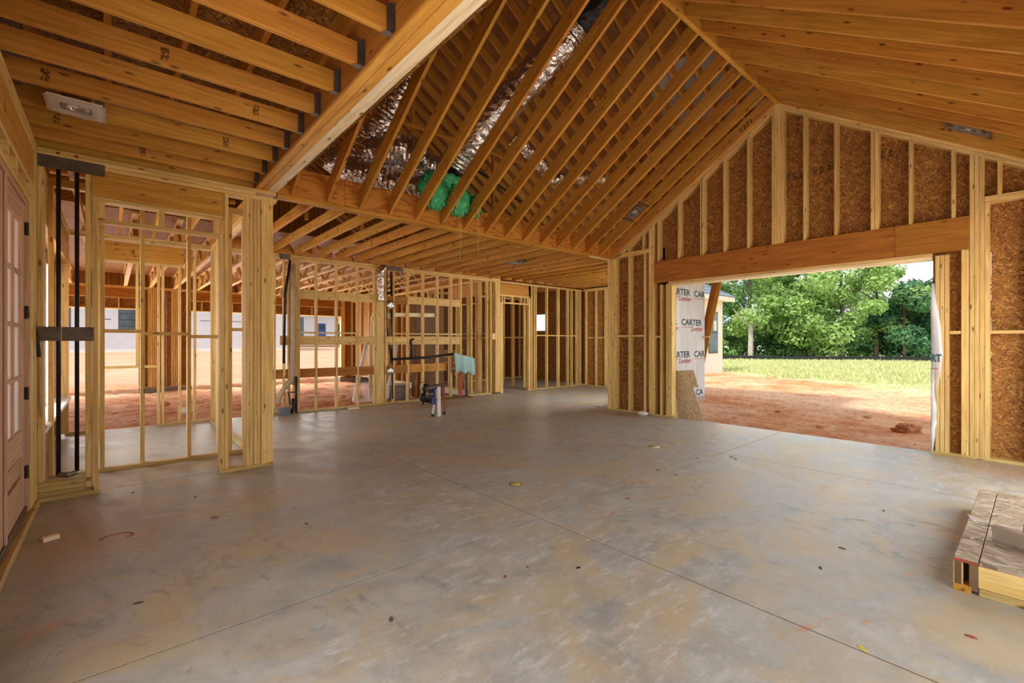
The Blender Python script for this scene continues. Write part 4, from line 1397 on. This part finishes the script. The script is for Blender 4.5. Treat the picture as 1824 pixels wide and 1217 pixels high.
fw = tube('foil_wrapped_pipe', None, 'foil', [(4.44, 9.50, 2.28), (4.44, 9.50, 2.6), (4.45, 9.50, 2.95), (4.55, 9.50, 3.06)], [.085, .085, .085, .06], 16, True, crinkle(.04), 6)
tag(fw, 'foil wrapped vertical pipe at the top of the tall far wall post', 'pipe')
fb = blob('foil_patch', None, 'foil', [((4.68, 9.52, 2.22), (.09, .03, .09), 3)], 8)
tag(fb, 'crumpled foil patch beside the tall post above the pipes', 'foil')
fb = blob('foil_patch', None, 'foil', [((4.68, 9.52, .74), (.09, .03, .09), 6)], 8)
tag(fb, 'crumpled foil patch beside the tall post near knee height', 'foil')
lp = tube('vent_pipe', None, 'black', [(2.58, 9.50, 2.98), (2.48, 9.48, 2.3), (2.46, 9.48, .98)], .024, 10)
tag(lp, 'slanting black vent pipe below the small nail plate', 'pipe')
pv = tube('drain_pipe', None, 'pvc', [(2.36, 9.46, .22), (2.38, 9.46, .36), (2.55, 9.50, .62), (2.62, 9.50, .75), (2.62, 9.50, 2.9)], [.045, .045, .045, .045, .045], 12, sub=3)
tag(pv, 'pale plastic drain pipe bending behind the post cluster', 'pipe')
pb = empty('plumbing_box', 'blue grey plastic utility box on the floor below the pale pipe', 'box', (2.46, 9.42, 0))
bx('box_body', pb, 'bluegrey', (2.36, 2.54), (9.36, 9.5), (0, .13))
bx('box_lid', pb, 'bluegrey', (2.35, 2.55), (9.35, 9.51), (.13, .142))
tube('box_outlet', pb, 'black', [(2.58, 9.45, .02), (2.62, 9.45, .12), (2.62, 9.46, .30)], .03, 10)
th = empty('pipe_hanger', 'black angular pipe bracket beside the utility box', 'bracket', (2.62, 9.45, 0))
tube('bracket_arm', th, 'black', [(2.57, 9.44, .18), (2.53, 9.44, .42), (2.66, 9.44, .42)], .014, 8, smooth=False)
tube('bracket_post', th, 'black', [(2.67, 9.44, .02), (2.67, 9.44, .72)], .022, 10)

# teal sheet and upright boards at the end of the far wall
nx, nz = 18, 10
v, f = [], []
for j in range(nz + 1):
    for i in range(nx + 1):
        u, q = i / nx, j / nz
        x = 6.27 + .58 * u + .03 * q
        z = (1.13 - .15 * u) - q * (.49 - .07 * math.sin(u * 2.4) + .03 * math.sin(u * 17))
        y = 9.36 - .025 * math.sin(u * 15 + q) * (0.4 + q) - .04 * u
        v.append((x, y, z))
for j in range(nz):
    for i in range(nx):
        a = j * (nx + 1) + i
        f.append((a, a + 1, a + nx + 2, a + nx + 1))
ts = mesh('plastic_sheet', None, 'teal', v, f, smooth=True)
sm = ts.modifiers.new('thick', 'SOLIDIFY'); sm.thickness = .008
tag(ts, 'pale teal sheet hung over the end of the far wall', 'sheet')
for lab, x, m_, y, hgt, w_ in (('rust coloured board standing upright under the teal sheet', 6.50, 'rust', 9.42, .62, .10), ('dark narrow board standing upright under the teal sheet', 6.66, 'black', 9.38, .62, .06)):
    o = st('upright_board', None, m_, (x, y, .04), (x + .02, y + .03, hgt), w_, .03, (0, 1, 0))
    tag(o, lab, 'board')
fb_ = bx('floor_board', None, 'board_brown', (5.5, 6.75), (9.22, 9.50), (0, .035))
tag(fb_, 'brown board lying flat along the foot of the far wall', 'board')

# tool stand on the slab
ts_ = empty('tool_stand', 'blue white and red folding tool stand with a dark roller', 'stand', (4.65, 7.45, 0))
st('leg', ts_, 'white', (4.60, 7.36, .0), (4.60, 7.38, .55), .07, .02, (0, 1, 0))
st('leg', ts_, 'blue', (4.52, 7.42, .22), (4.53, 7.42, .56), .05, .04, (0, 1, 0))
st('leg', ts_, 'white', (4.50, 7.43, .03), (4.525, 7.42, .22), .025, .025, (0, 1, 0))
st('leg', ts_, 'rust', (4.80, 7.50, .05), (4.77, 7.50, .57), .025, .03, (0, 1, 0))
st('leg', ts_, 'rust', (4.88, 7.62, .30), (4.86, 7.62, .57), .025, .03, (0, 1, 0))
for p in ((4.50, 7.43), (4.80, 7.50)):
    cyl('rubber_foot', ts_, 'black', (p[0], p[1], 0), (p[0], p[1], .045), .028)
cyl('roller', ts_, 'plate', (4.28, 7.36, .53), (4.80, 7.50, .565), .042, 16)
cyl('roller_cap', ts_, 'black', (4.265, 7.356, .529), (4.285, 7.361, .5305), .047, 16)
bx('cross_bar', ts_, 'rust', (4.56, 4.88), (7.46, 7.49), (.535, .56))
bx('motor_housing', ts_, 'black', (4.42, 4.52), (7.44, 7.54), (.36, .50))
cyl('motor', ts_, 'plate', (4.44, 7.52, .42), (4.44, 7.36, .42), .04)
cp = empty('air_compressor', 'small dark air compressor standing behind the tool stand', 'compressor', (5.3, 9.0, 0))
blob('tank', cp, 'black', [((5.30, 9.0, .15), (.17, .12, .12), 2)], 10)
cyl('pump', cp, 'black', (5.28, 9.0, .22), (5.28, 9.0, .45), .06)
bx('motor', cp, 'plate', (5.28, 5.44), (8.95, 9.06), (.26, .38))
tube('handle', cp, 'steel', [(5.14, 9.0, .2), (5.14, 9.0, .46), (5.24, 9.0, .5)], .012, 8)
for s_ in (-.1, .1):
    cyl('foot', cp, 'black', (5.30 + s_, 9.0, 0), (5.30 + s_, 9.0, .06), .025)
sb = bx('scrap_block', None, 'cream', (3.66, 3.86), (9.28, 9.38), (0, .03))
tag(sb, 'pale offcut lying on the slab by the far wall', 'offcut')

# things stored in the garage
def window_unit(label, p0, lean, w_, h_, mat='white'):
    o = empty('window_unit', label, 'window', p0)
    x, y, z = p0
    def leanp(u, q): return (x + u + lean * q, y + .22 * q / h_, z + q)
    st('frame_side', o, mat, leanp(0, 0), leanp(0, h_), .07, .09, (0, 1, 0))
    st('frame_side', o, mat, leanp(w_, 0), leanp(w_, h_), .07, .09, (0, 1, 0))
    st('frame_rail', o, mat, leanp(0, 0), leanp(w_, 0), .09, .07)
    st('frame_rail', o, mat, leanp(0, h_), leanp(w_, h_), .09, .07)
    st('frame_rail', o, mat, leanp(0, h_ / 2), leanp(w_, h_ / 2), .06, .05)
    q = [leanp(0, 0), leanp(w_, 0), leanp(w_, h_), leanp(0, h_)]
    mesh('pane', o, 'glass', [Vector(p) for p in q], [(0, 1, 2, 3)])
    return o
window_unit('white framed window unit leaning in the garage behind the far wall', (4.40, 10.9, -.05), .28, .85, 1.55)
wd = empty('window_frame_wood', 'unpainted wooden window frame leaning in the garage beside the white unit', 'frame', (5.3, 11.2, 0))
st('side', wd, 'stud', (5.35, 11.2, -.08), (5.75, 11.4, 2.05), .10, .05, (0, 1, 0))
st('side', wd, 'cream', (4.95, 11.2, -.08), (5.1, 11.4, 2.05), .10, .05, (0, 1, 0))
st('head', wd, 'cream', (5.1, 11.4, 2.02), (5.76, 11.4, 2.05), .10, .06)
st('sill', wd, 'white', (4.95, 11.2, -.05), (5.5, 11.2, -.05), .10, .10)
for k in range(6):
    o = st('stored_door', None, 'board_brown', (6.30 + k * .015, 10.55 + k * .055, -.06), (6.40 + k * .015, 10.70 + k * .055, 2.42 - .04 * (k % 2)), .045, .95 if k else .9, (1, .1, 0))
    tag(o, 'brown stored panel leaning in the stack behind the far wall', 'panel', 'leaning brown panels in the garage')
for k in range(3):
    o = st('leaning_board', None, 'lvl', (6.02 - k * .09, 10.45, -.06), (6.22 - k * .06, 10.75, 2.35), .04, .09, (0, 1, 0))
    tag(o, ['tall brown board leaning closest to the brown panels', 'tall brown board leaning in the middle of three', 'tall brown board leaning farthest from the brown panels'][k], 'board', 'leaning brown boards in the garage')
bxs = empty('cardboard_crate', 'grey boxed unit sitting on the clay behind the far wall', 'crate', (5.55, 10.9, 0))
bx('crate_body', bxs, 'block', (5.35, 5.85), (10.8, 11.1), (-.1, .28))
bx('crate_lid', bxs, 'white', (5.34, 5.86), (10.79, 11.11), (.28, .30))
# diagonal plank propped between house parts
pl = st('timber_rail', None, 'cream', (4.31, 9.66, 2.0), (5.9, 9.66, 2.04), .05, .09)
tag(pl, 'short pale timber rail fixed behind the far wall studs', 'rail')

# ================================================================== STEP PLATFORM on the right
pf = empty('step_platform', 'low OSB topped step platform framed with pale lumber', 'platform', (4.5, -.2, 0))
PX0, PX1, PY0, PY1 = 3.58, 5.39, -1.0, .312
bx('top_panel', pf, 'osb_dust', (PX0, PX1), (.215, PY1), (.166, .184))
bx('top_panel', pf, 'osb_dust', (PX0, PX1), (-.44, .211), (.166, .184))
bx('edge_paint', pf, 'rust', (PX0 - .002, PX0), (.216, PY1), (.166, .183))
bx('front_board', pf, 'stud', (PX0, PX0 + T), (-.44, .213), (.045, .165))
bx('side_board', pf, 'stud', (PX0, PX1), (PY1 - T, PY1), (.0, .165))
bx('back_board', pf, 'stud', (PX1 - T, PX1), (-.44, PY1 - T), (.0, .165))
bx('sill_plate', pf, 'treated', (PX0 + .004, PX0 + .09), (-.44, .21), (.0, .042))
bx('sill_plate', pf, 'rafter', (PX0 - .001, PX0 + .09), (.24, PY1), (.0, .04))
bx('leg_block', pf, 'board_brown', (PX0, PX0 + .04), (.276, PY1), (.04, .165))
bx('leg_block', pf, 'board_brown', (PX0, PX0 + .04), (.214, .25), (.02, .165))
for x in (4.0, 4.4, 4.8):
    bx('joist', pf, 'stud', (x, x + T), (-.44, PY1 - T - .001), (.03, .165))
# bent metal flashing lying on it
fl_ = empty('metal_flashing', 'bent galvanized metal flashing lying on the step platform', 'flashing', (4.3, .1, .185))
def sheet_metal(name, pts, f, mat='galv'):
    o = mesh(name, fl_, mat, pts, f)
    m_ = o.modifiers.new('thick', 'SOLIDIFY'); m_.thickness = .003
    return o
ax_ = Vector((-.42, -.9, 0)).normalized()          # along the channel
ac_ = Vector((.9, -.42, 0)).normalized()           # across it
c0 = Vector((4.056, .181, .187))
def cp_(u, w_, z): return c0 + ax_ * u + ac_ * w_ + Vector((0, 0, z))
LL = .62
sheet_metal('channel_side', [cp_(0, 0, 0), cp_(LL, 0, 0), cp_(LL, -.012, .09), cp_(.0, -.012, .09)], [(0, 1, 2, 3)])
sheet_metal('channel_side', [cp_(.02, .24, 0), cp_(LL, .24, 0), cp_(LL, .25, .075), cp_(.02, .25, .075)], [(0, 1, 2, 3)])
sheet_metal('channel_base', [cp_(0, 0, .001), cp_(LL, 0, .001), cp_(LL, .24, .001), cp_(.02, .24, .001)], [(0, 1, 2, 3)], 'plate')
sheet_metal('channel_lip', [cp_(.0, -.012, .09), cp_(LL, -.012, .09), cp_(LL, .02, .094), cp_(.0, .02, .094)], [(0, 1, 2, 3)])
v, f = [], []
nx = 8
for i in range(nx + 1):
    u = i / nx
    for q in range(3):
        v.append(cp_(-.13 * u, -.012 + .03 * q + .015 * u, .09 - .022 * math.sin(u * 3.0) + .028 * max(u - .7, 0) * 3 - .014 * q * u))
for i in range(nx):
    for q in range(2):
        a = i * 3 + q
        f.append((a, a + 1, a + 4, a + 3))
sheet_metal('twisted_tab', v, f, 'plate')

# ================================================================== SMALL THINGS ON THE SLAB
def disc(name, mat, x, y, r, z1, label, cat):
    o = cyl(name, None, mat, (x, y, 0), (x, y, z1), r, 20)
    return tag(o, label, cat)
fd = empty('floor_drain_cap', 'round yellow floor drain cap set in the slab', 'cap', (2.969, 3.36, 0))
cyl('cap', fd, 'yellow', (2.969, 3.36, 0), (2.969, 3.36, .006), .048, 20)
cyl('rim', fd, 'board_brown', (2.969, 3.36, -.001), (2.969, 3.36, .003), .060, 20)
fd = empty('floor_drain_cap', 'round dusty floor drain cap near the gable opening', 'cap', (5.42, 3.35, 0))
cyl('cap', fd, 'pvc', (5.42, 3.35, 0), (5.42, 3.35, .006), .062, 20)
cyl('rim', fd, 'yellow', (5.42, 3.35, -.001), (5.42, 3.35, .004), .075, 20)
oc = empty('wood_offcut', 'short pale wood offcut on the slab near the doors', 'offcut', (-.33, 4.56, 0))
st('block', oc, 'cream', (-.375, 4.55, .016), (-.295, 4.58, .016), .045, .03)
CHIPS = [
    (.554, 4.97, 'bark', 'dark bark chip on the slab in front of the doorway'), (.605, 4.30, 'bark', 'long dark splinter on the shaded slab near the doors'),
    (1.118, 3.69, 'board_brown', 'small brown splinter on the shaded slab'), (.097, 3.16, 'bark', 'dark splinter closest to the door sill'), (.136, 5.50, 'bark', 'dark splinter just outside the framed doorway'),
    (3.459, 2.40, 'rust', 'reddish leaf shaped clay flake right of the joint crossing'), (5.28, 2.69, 'bark', 'dark flake beside the long joint near the opening'),
    (4.461, 2.71, 'rust', 'reddish clay flake lying on the long joint'), (4.453, 2.49, 'bark', 'dark clay flake just off the long joint'), (4.959, 2.77, 'rust', 'clay crumb above the long joint'),
    (5.655, 2.44, 'bark', 'smaller flake of a dark pair near the far joint crossing'), (5.583, 2.36, 'bark', 'larger flake of a dark pair near the far joint crossing'),
    (3.718, .868, 'plate', 'short grey metal strip on the pale slab'), (4.804, .836, 'black', 'tiny black bead on the pale slab'), (3.296, .88, 'black', 'tiny black crumb near the metal strip'),
    (2.166, 1.864, 'black', 'curled dark shaving in the foreground'), (1.94, 2.08, 'rust', 'orange clay flake near the foreground shaving'), (1.756, 2.08, 'rust', 'larger orange clay flake in the foreground'),
    (1.054, 2.136, 'bark', 'rust brown leaf on the foreground slab'), (3.064, .206, 'rust', 'clay smear in front of the step platform'), (2.575, .527, 'yellow', 'pale pebble by the joint in the foreground'),
]
rr = random.Random(11)
for x, y, m_, lb in CHIPS:
    a = rr.random() * 3
    L = .012 + rr.random() * .014
    v = []
    k = 7
    for q in range(k):
        an = 2 * PI * q / k
        r = (1 + .35 * rr.random())
        v.append((L * r * math.cos(an), L * .45 * r * math.sin(an), 0))
    v += [(p[0] * .7, p[1] * .7, .003 + .002 * rr.random()) for p in v]
    f = [tuple(range(k - 1, -1, -1)), tuple(range(k, 2 * k))] + [(q, (q + 1) % k, k + (q + 1) % k, k + q) for q in range(k)]
    o = mesh('debris_chip', None, m_, v, f, (x, y, .0005), False, Matrix.Rotation(a, 4, 'Z'))
    tag(o, lb, 'debris', 'chips scattered on the slab')
# crumpled paper at the foot of the gable post
o = blob('crumpled_plastic', None, 'white', [((7.60, 4.93, .035), (.07, .11, .045), 4)], 8)
tag(o, 'crumpled white plastic at the foot of the gable king post', 'litter')
o = blob('crumpled_plastic', None, 'white', [((7.9, 6.2, .02), (.10, .07, .02), 8)], 8)
tag(o, 'scrap of white plastic on the kitchen slab by the corner post', 'litter')

# ================================================================== OUTSIDE THE GABLE OPENING
# OSB offcut propped against the outside of the wall
poly = [(0.0, -.10), (.52, -.10), (.335, .58), (.44, .58), (.37, .90), (-.02, .86)]
k = len(poly)
v = [(u, z, 0) for u, z in poly] + [(u, z, .012) for u, z in poly]
f = [tuple(range(k)), tuple(range(2 * k - 1, k - 1, -1))] + [(q, k + q, k + (q + 1) % k, (q + 1) % k) for q in range(k)]
ux, uz = Vector((0, -1, 0)), Vector((-.16, 0, 1)).normalized()
R = Matrix((ux, uz, ux.cross(uz))).transposed().to_4x4()
o = mesh('osb_offcut', None, 'osb_pale', v, f, (8.03, 4.44, 0), False, R)
tag(o, 'notched OSB offcut propped outside the jamb of the gable opening', 'offcut')
br = empty('porch_brace', 'orange timber brace propped diagonally outside the wrapped wall', 'brace', (11.6, 5.9, -.2))
st('brace_timber', br, 'rafter', (11.6, 6.05, -.25), (11.6, 5.28, 3.3), .04, .235, (0, 1, 0))
st('brace_timber', br, 'lvl', (11.56, 6.10, -.25), (11.56, 5.40, 2.9), .04, .09, (0, 1, 0))
# clods of clay
for i, (x, y, r, lb) in enumerate(((9.9, 1.42, .17, 'large red clay clod in front of the gable opening'), (10.6, 3.6, .06, 'small clay clod near the wrapped wall'), (9.3, 2.5, .05, 'small clay clod close to the slab edge'), (11.2, 2.2, .06, 'small clay clod in the middle of the yard'))):
    o = blob('clay_clod', None, 'dirt', [((x, y, -.11 + r * .3), (r, r * 1.15, r * .6), i * 3)], 12, 1.1)
    tag(o, lb, 'clod', 'clods of red clay in the yard')
for i, (x, y, r, lb) in enumerate(((1.2, 11.9, .16, 'pale rubble lump on the garage clay'), (.9, 13.5, .12, 'red clay lump in the garage beyond the doorway'), (3.4, 14.6, .13, 'red clay lump in the middle of the garage'), (4.6, 12.2, .1, 'small red clay lump behind the far wall'))):
    o = blob('clay_clod', None, 'dirt' if i else 'white', [((x, y, -.10 + r * .2), (r, r * 1.2, r * .5), i * 3)], 8)
    tag(o, lb, 'clod', 'lumps on the garage clay')

# ------------------------------------------------------------------ neighbouring house seen through the opening
def windowpart(par, x0, x1, y, z0, z1, depth=.06, cols=2, rows=2, frame='navy'):
    wn_ = bx('window', par, frame, (x0, x1), (y - .02, y + depth), (z0, z1))
    for i in range(cols):
        for j in range(rows):
            a = x0 + .05 + i * (x1 - x0 - .05) / cols
            b = x0 + (i + 1) * (x1 - x0 - .05) / cols
            c_ = z0 + .06 + j * (z1 - z0 - .06) / rows
            d = z0 + (j + 1) * (z1 - z0 - .06) / rows
            bx('pane', wn_, 'windowglass', (a, b), (y - .026, y - .019), (c_, d))
    return wn_
nh = empty('neighbour_house', 'cream wrapped house with grey shingle roof beyond the brace', 'house', (22, 12, -.3))
bx('wall', nh, 'peach', (14, 25.1), (11.3, 11.5), (-.4, 3.62))
bx('wall', nh, 'peach', (24.9, 25.1), (11.5, 22), (-.4, 3.62))
bx('fascia', nh, 'peach', (13.6, 25.6), (10.85, 10.9), (3.55, 3.80))
bx('soffit', nh, 'peach', (13.6, 25.6), (10.9, 11.3), (3.58, 3.62))
bx('foundation', nh, 'block', (14, 25.08), (11.28, 11.3), (-.5, -.32))
windowpart(nh, 23.46, 24.5, 11.3, .78, 2.98, cols=1)
bx('window_sticker', nh, 'white', (24.0, 24.3), (11.268, 11.272), (1.98, 2.5))
windowpart(nh, 21.5, 22.45, 11.3, 1.6, 2.6, cols=1, rows=1)
# hip roof with courses of shingles as steps
v, f = [], []
n = 12
for i in range(n):
    t0, t1 = i / n, (i + 1) / n
    def ring(t): return (13.4 + 5 * t, 25.75 - 5 * t, 10.8 + 5 * t, 3.80 + 3.1 * t)
    a, b = ring(t0), ring(t1)
    q = len(v)
    v += [(a[0], a[2], a[3] + .02), (a[1], a[2], a[3] + .02), (b[1], b[2], b[3]), (b[0], b[2], b[3]), (a[1], 22, a[3] + .02), (b[1], 22, b[3])]
    f += [(q, q + 1, q + 2, q + 3), (q + 1, q + 4, q + 5, q + 2)]
rf = mesh('roof', nh, 'shingle', v, f)

# ------------------------------------------------------------------ houses across the pad, seen through the garage
wh1 = empty('white_house', 'large white wrapped house with dark framed windows across the pad', 'house', (2, 59, .4))
bx('wall', wh1, 'siding', (-14, 15.8), (59, 59.3), (.1, 7.5))
bx('foundation', wh1, 'peach', (-14, 15.8), (58.9, 59), (.0, .55))
windowpart(wh1, .35, 2.5, 59, 2.3, 4.75, cols=2, rows=4)
windowpart(wh1, -5.2, -3.0, 59, 2.3, 4.75, cols=2, rows=4)
bx('wrap_print', wh1, 'bluegrey', (-1.8, -.2), (58.985, 59), (3.5, 3.6))
bx('wrap_print', wh1, 'bluegrey', (7.0, 11.5), (58.985, 59), (3.6, 3.68))
bx('roof', wh1, 'shingle', (-15, 16.5), (58.4, 70), (7.5, 7.8))
wh2 = empty('white_cottage', 'smaller white house with two blue doors across the pad', 'house', (28, 76, 1.3))
bx('wall', wh2, 'siding', (14, 44), (76, 76.3), (.9, 6.0))
for x in (24.8, 27.9):
    dd = bx('door', wh2, 'bluedoor', (x, x + 1.2), (75.93, 76), (2.1, 4.3))
    bx('door_panel', dd, 'navy', (x + .2, x + 1.0), (75.91, 75.93), (3.3, 4.1))
for x in (20.6, 32.4):
    wv_ = windowpart(wh2, x, x + 2.0, 76, 2.0, 5.2, cols=2, rows=4)
bx('porch_trim', wh2, 'bluegrey', (20, 33), (75.9, 76), (5.6, 5.75))
bx('roof', wh2, 'shingle', (13, 45), (75, 86), (6.0, 6.4))

# ------------------------------------------------------------------ silt fence
sf = empty('silt_fence', 'low black silt fence running along the edge of the woods', 'fence', (50, 15, -.3))
fa, fb2 = Vector((61.0, -26.0, 0)), Vector((40.0, 44.0, 0))
nseg = 20
for i in range(nseg):
    a, b = fa.lerp(fb2, i / nseg), fa.lerp(fb2, (i + 1) / nseg)
    za, zb = zg(a.x, a.y), zg(b.x, b.y)
    st('fabric', sf, 'fence', (a.x, a.y, za + .22), (b.x, b.y, zb + .22), .02, .50)
    st('stake', sf, 'bark', (a.x - .05, a.y, za - .1), (a.x - .05, a.y, za + .62), .05, .05)

# ------------------------------------------------------------------ trees
def tree(x, y, h, cr, kind, seed, label, n=5200, trunk='bark', low=.12, lean=0):
    r_ = random.Random(seed)
    z0 = zg(x, y) - .1
    o = empty('tree', label, 'tree', (x, y, z0), group='trees at the edge of the woods')
    tr = [(x, y, z0), (x + lean * .4, y, z0 + h * .3), (x + lean, y, z0 + h * .62), (x + lean * 1.2, y + .2, z0 + h * .85)]
    tk = tube('trunk', o, trunk, tr, [h * .024, h * .018, h * .012, h * .004], 9, sub=3)
    cl = []
    nb = 20
    for i in range(nb):
        an = r_.random() * 2 * PI
        zz = low + (1 - low) * ((i + .5) / nb)
        rad = cr * (math.sin(PI * min(max((zz - low) / (1 - low), .04) * .80 + .13, 1)) ** .7) * (.35 + .65 * r_.random())
        c_ = Vector((x + lean * zz + rad * math.cos(an), y + rad * math.sin(an), z0 + h * zz * .96))
        cl.append((c_, cr * (.26 + .22 * r_.random())))
        if i % 2 == 0:
            base = Vector((x + lean * zz * .8, y, z0 + h * max(zz - .18, .2)))
            tube('branch', o, trunk, [base, base.lerp(c_, .5) + Vector((0, 0, .25)), c_], [h * .008, h * .005, h * .002], 6, False)
    v, f = [], []
    for i in range(n):
        c_, r = cl[r_.randrange(nb)]
        d = Vector((r_.gauss(0, 1), r_.gauss(0, 1), r_.gauss(0, 1))).normalized()
        rr_ = r * (.35 + .65 * r_.random() ** .5)
        p = c_ + Vector((d.x * rr_, d.y * rr_, d.z * rr_ * .62))
        if p.z < z0 + .25: continue
        s_ = .13 + .15 * r_.random()
        nn = (d + Vector((r_.gauss(0, .6), r_.gauss(0, .6), .5 + r_.gauss(0, .6)))).normalized()
        A = nn.orthogonal().normalized()
        A.rotate(Matrix.Rotation(r_.random() * 6.28, 3, nn))
        B = nn.cross(A)
        q = len(v)
        v += [p - A * s_, p + B * s_ * .55 + nn * .03, p + A * s_, p - B * s_ * .55 + nn * .03]
        f.append((q, q + 1, q + 2, q + 3))
    mesh('crown', o, 'leaf%d' % kind, v, f)
    return o
TREES = [   # x, y, height, crown radius, kind, label, trunk, low
    (54.9, 26.4, 12.5, 4.2, 1, 'leafy tree behind the corner of the neighbouring house roof', 'bark', .15),
    (55.6, 21.9, 13.5, 4.6, 0, 'tall open tree with bare limbs nearest the neighbouring house', 'bark', .24),
    (62.8, 20.9, 13.0, 4.2, 1, 'dense green tree second from the neighbouring house', 'bark', .14),
    (60.7, 17.4, 13.0, 4.8, 0, 'broad bright green tree in the middle of the opening', 'bark', .14),
    (62.4, 14.6, 12.4, 5.0, 0, 'largest bright green tree with low drooping boughs', 'bark', .08),
    (67.8, 12.5, 11.0, 4.4, 0, 'bright green tree with a bare lower trunk', 'bark', .24),
    (67.8, 9.9, 8.6, 4.0, 2, 'dark blue green tree with a low top against the sky', 'bark', .06),
    (71.6, 7.9, 9.4, 4.0, 2, 'dark green tree beside the right jamb', 'bark', .08),
    (73.0, 5.4, 9.6, 4.2, 2, 'dark green tree hidden partly behind the right jamb', 'bark', .08),
    (53.5, 30.3, 12.0, 4.0, 1, 'green tree hidden mostly behind the wrapped wall', 'bark', .12),
]
for i, (x, y, h, cr_, kd, lb, tk, low) in enumerate(TREES):
    tree(x, y, h, cr_, kd, 40 + i, lb, 7000, tk, low, (i % 3 - 1) * .5)
# low growth between the trunks
for i, (x, y, h, cr_, kd) in enumerate(((55.9, 24.3, 4.2, 2.4, 1), (60.3, 23.1, 5.0, 3.0, 2), (61.0, 19.9, 4.0, 2.6, 1), (66.1, 18.1, 4.4, 2.8, 2), (68.8, 14.3, 4.6, 3.0, 1), (70.4, 11.7, 4.8, 2.8, 2), (71.8, 9.1, 5.2, 3.0, 2))):
    o = tree(x, y, h, cr_, kd, 90 + i, ['low bush beside the neighbouring house corner', 'tall shrub under the open tree', 'bush under the second tree', 'shrub under the broad middle tree', 'shrub behind the drooping boughs', 'dark shrub under the bare trunk', 'dark shrub by the right jamb'][i], 2600, 'bark', .05)
    o.name = 'shrub'; o['category'] = 'shrub'; o['group'] = 'shrubs under the trees'
# deeper woods
for i, (x, y) in enumerate([(61.8, 33.7), (68.5, 31.9), (75.5, 29.8), (72.8, 24.1), (80.0, 21.9), (87.5, 19.3), (83.8, 14.5), (91.5, 11.8), (99.5, 8.9)]):
    tree(x, y, 10.2 + (i * 7 % 5) * .5 - (2.6 if i > 5 else 0), 4.6, (2, 1, 2)[i % 3], 140 + i, 'deep green second row tree ' + ['behind the neighbouring house', 'left of the dead tree', 'behind the dead tree', 'behind the second tree', 'behind the broad middle tree', 'behind the drooping boughs', 'behind the bare trunk tree', 'behind the low topped tree', 'behind the right jamb tree'][i], 4200, 'bark', .04)['group'] = 'second row of the woods'
# pale dead tree in front
dt = empty('dead_tree', 'pale bare forked dead tree standing in front of the woods', 'tree', (52.5, 20.6, -.35))
bxx, byy = 52.5, 20.6
tube('trunk', dt, 'barkpale', [(bxx, byy, -.5), (bxx + .05, byy, 2.2), (bxx, byy, 3.9), (bxx + .1, byy, 4.9)], [.28, .24, .20, .10], 10, sub=3)
sdx, sdy = .7542, -.6567
for s_, a, b, r in ((-1, 3.0, 5.0, .12), (1, 3.3, 4.9, .12), (-1, 3.8, 5.6, .08), (1, 2.8, 4.4, .06)):
    L = 1.9 if r > .1 else 1.2
    tube('branch', dt, 'barkpale', [(bxx, byy, a), (bxx + s_ * sdx * L * .5, byy + s_ * sdy * L * .5, (a + b) / 2 - .2), (bxx + s_ * sdx * L, byy + s_ * sdy * L, b)], [r, r * .7, r * .3], 7, sub=3)

# ------------------------------------------------------------------ meadow grass
gr = random.Random(5)
v, f = [], []
cnt = 0
while cnt < 80000:
    x, y = 14.5 + 46 * gr.random() ** 1.5, -16 + 36 * gr.random()
    d = math.hypot(x, y)
    e = (x - 17.0) - (y - 2.1) * .86
    edge = e + 2.0 * noise.noise(Vector((x * .5, y * .5, 0)))
    if edge < gr.random() * 1.5: continue
    if 13.5 < x < 25.6 and y > 10.9: continue
    cnt += 1
    z = zg(x, y) - .02
    hh = (.10 + .20 * gr.random()) * min(1, .35 + edge * .2)
    a = gr.random() * 6.28
    wdt = .018 + d * .0007
    lx, ly = gr.gauss(0, .10), gr.gauss(0, .10)
    q = len(v)
    v += [(x - wdt * math.cos(a), y - wdt * math.sin(a), z), (x + wdt * math.cos(a), y + wdt * math.sin(a), z), (x + lx, y + ly, z + hh)]
    f.append((q, q + 1, q + 2))
mg = mesh('meadow_grass', None, 'grass', v, f)
tag(mg, 'pale green meadow grass between the clay and the woods', 'grass', kind='stuff')
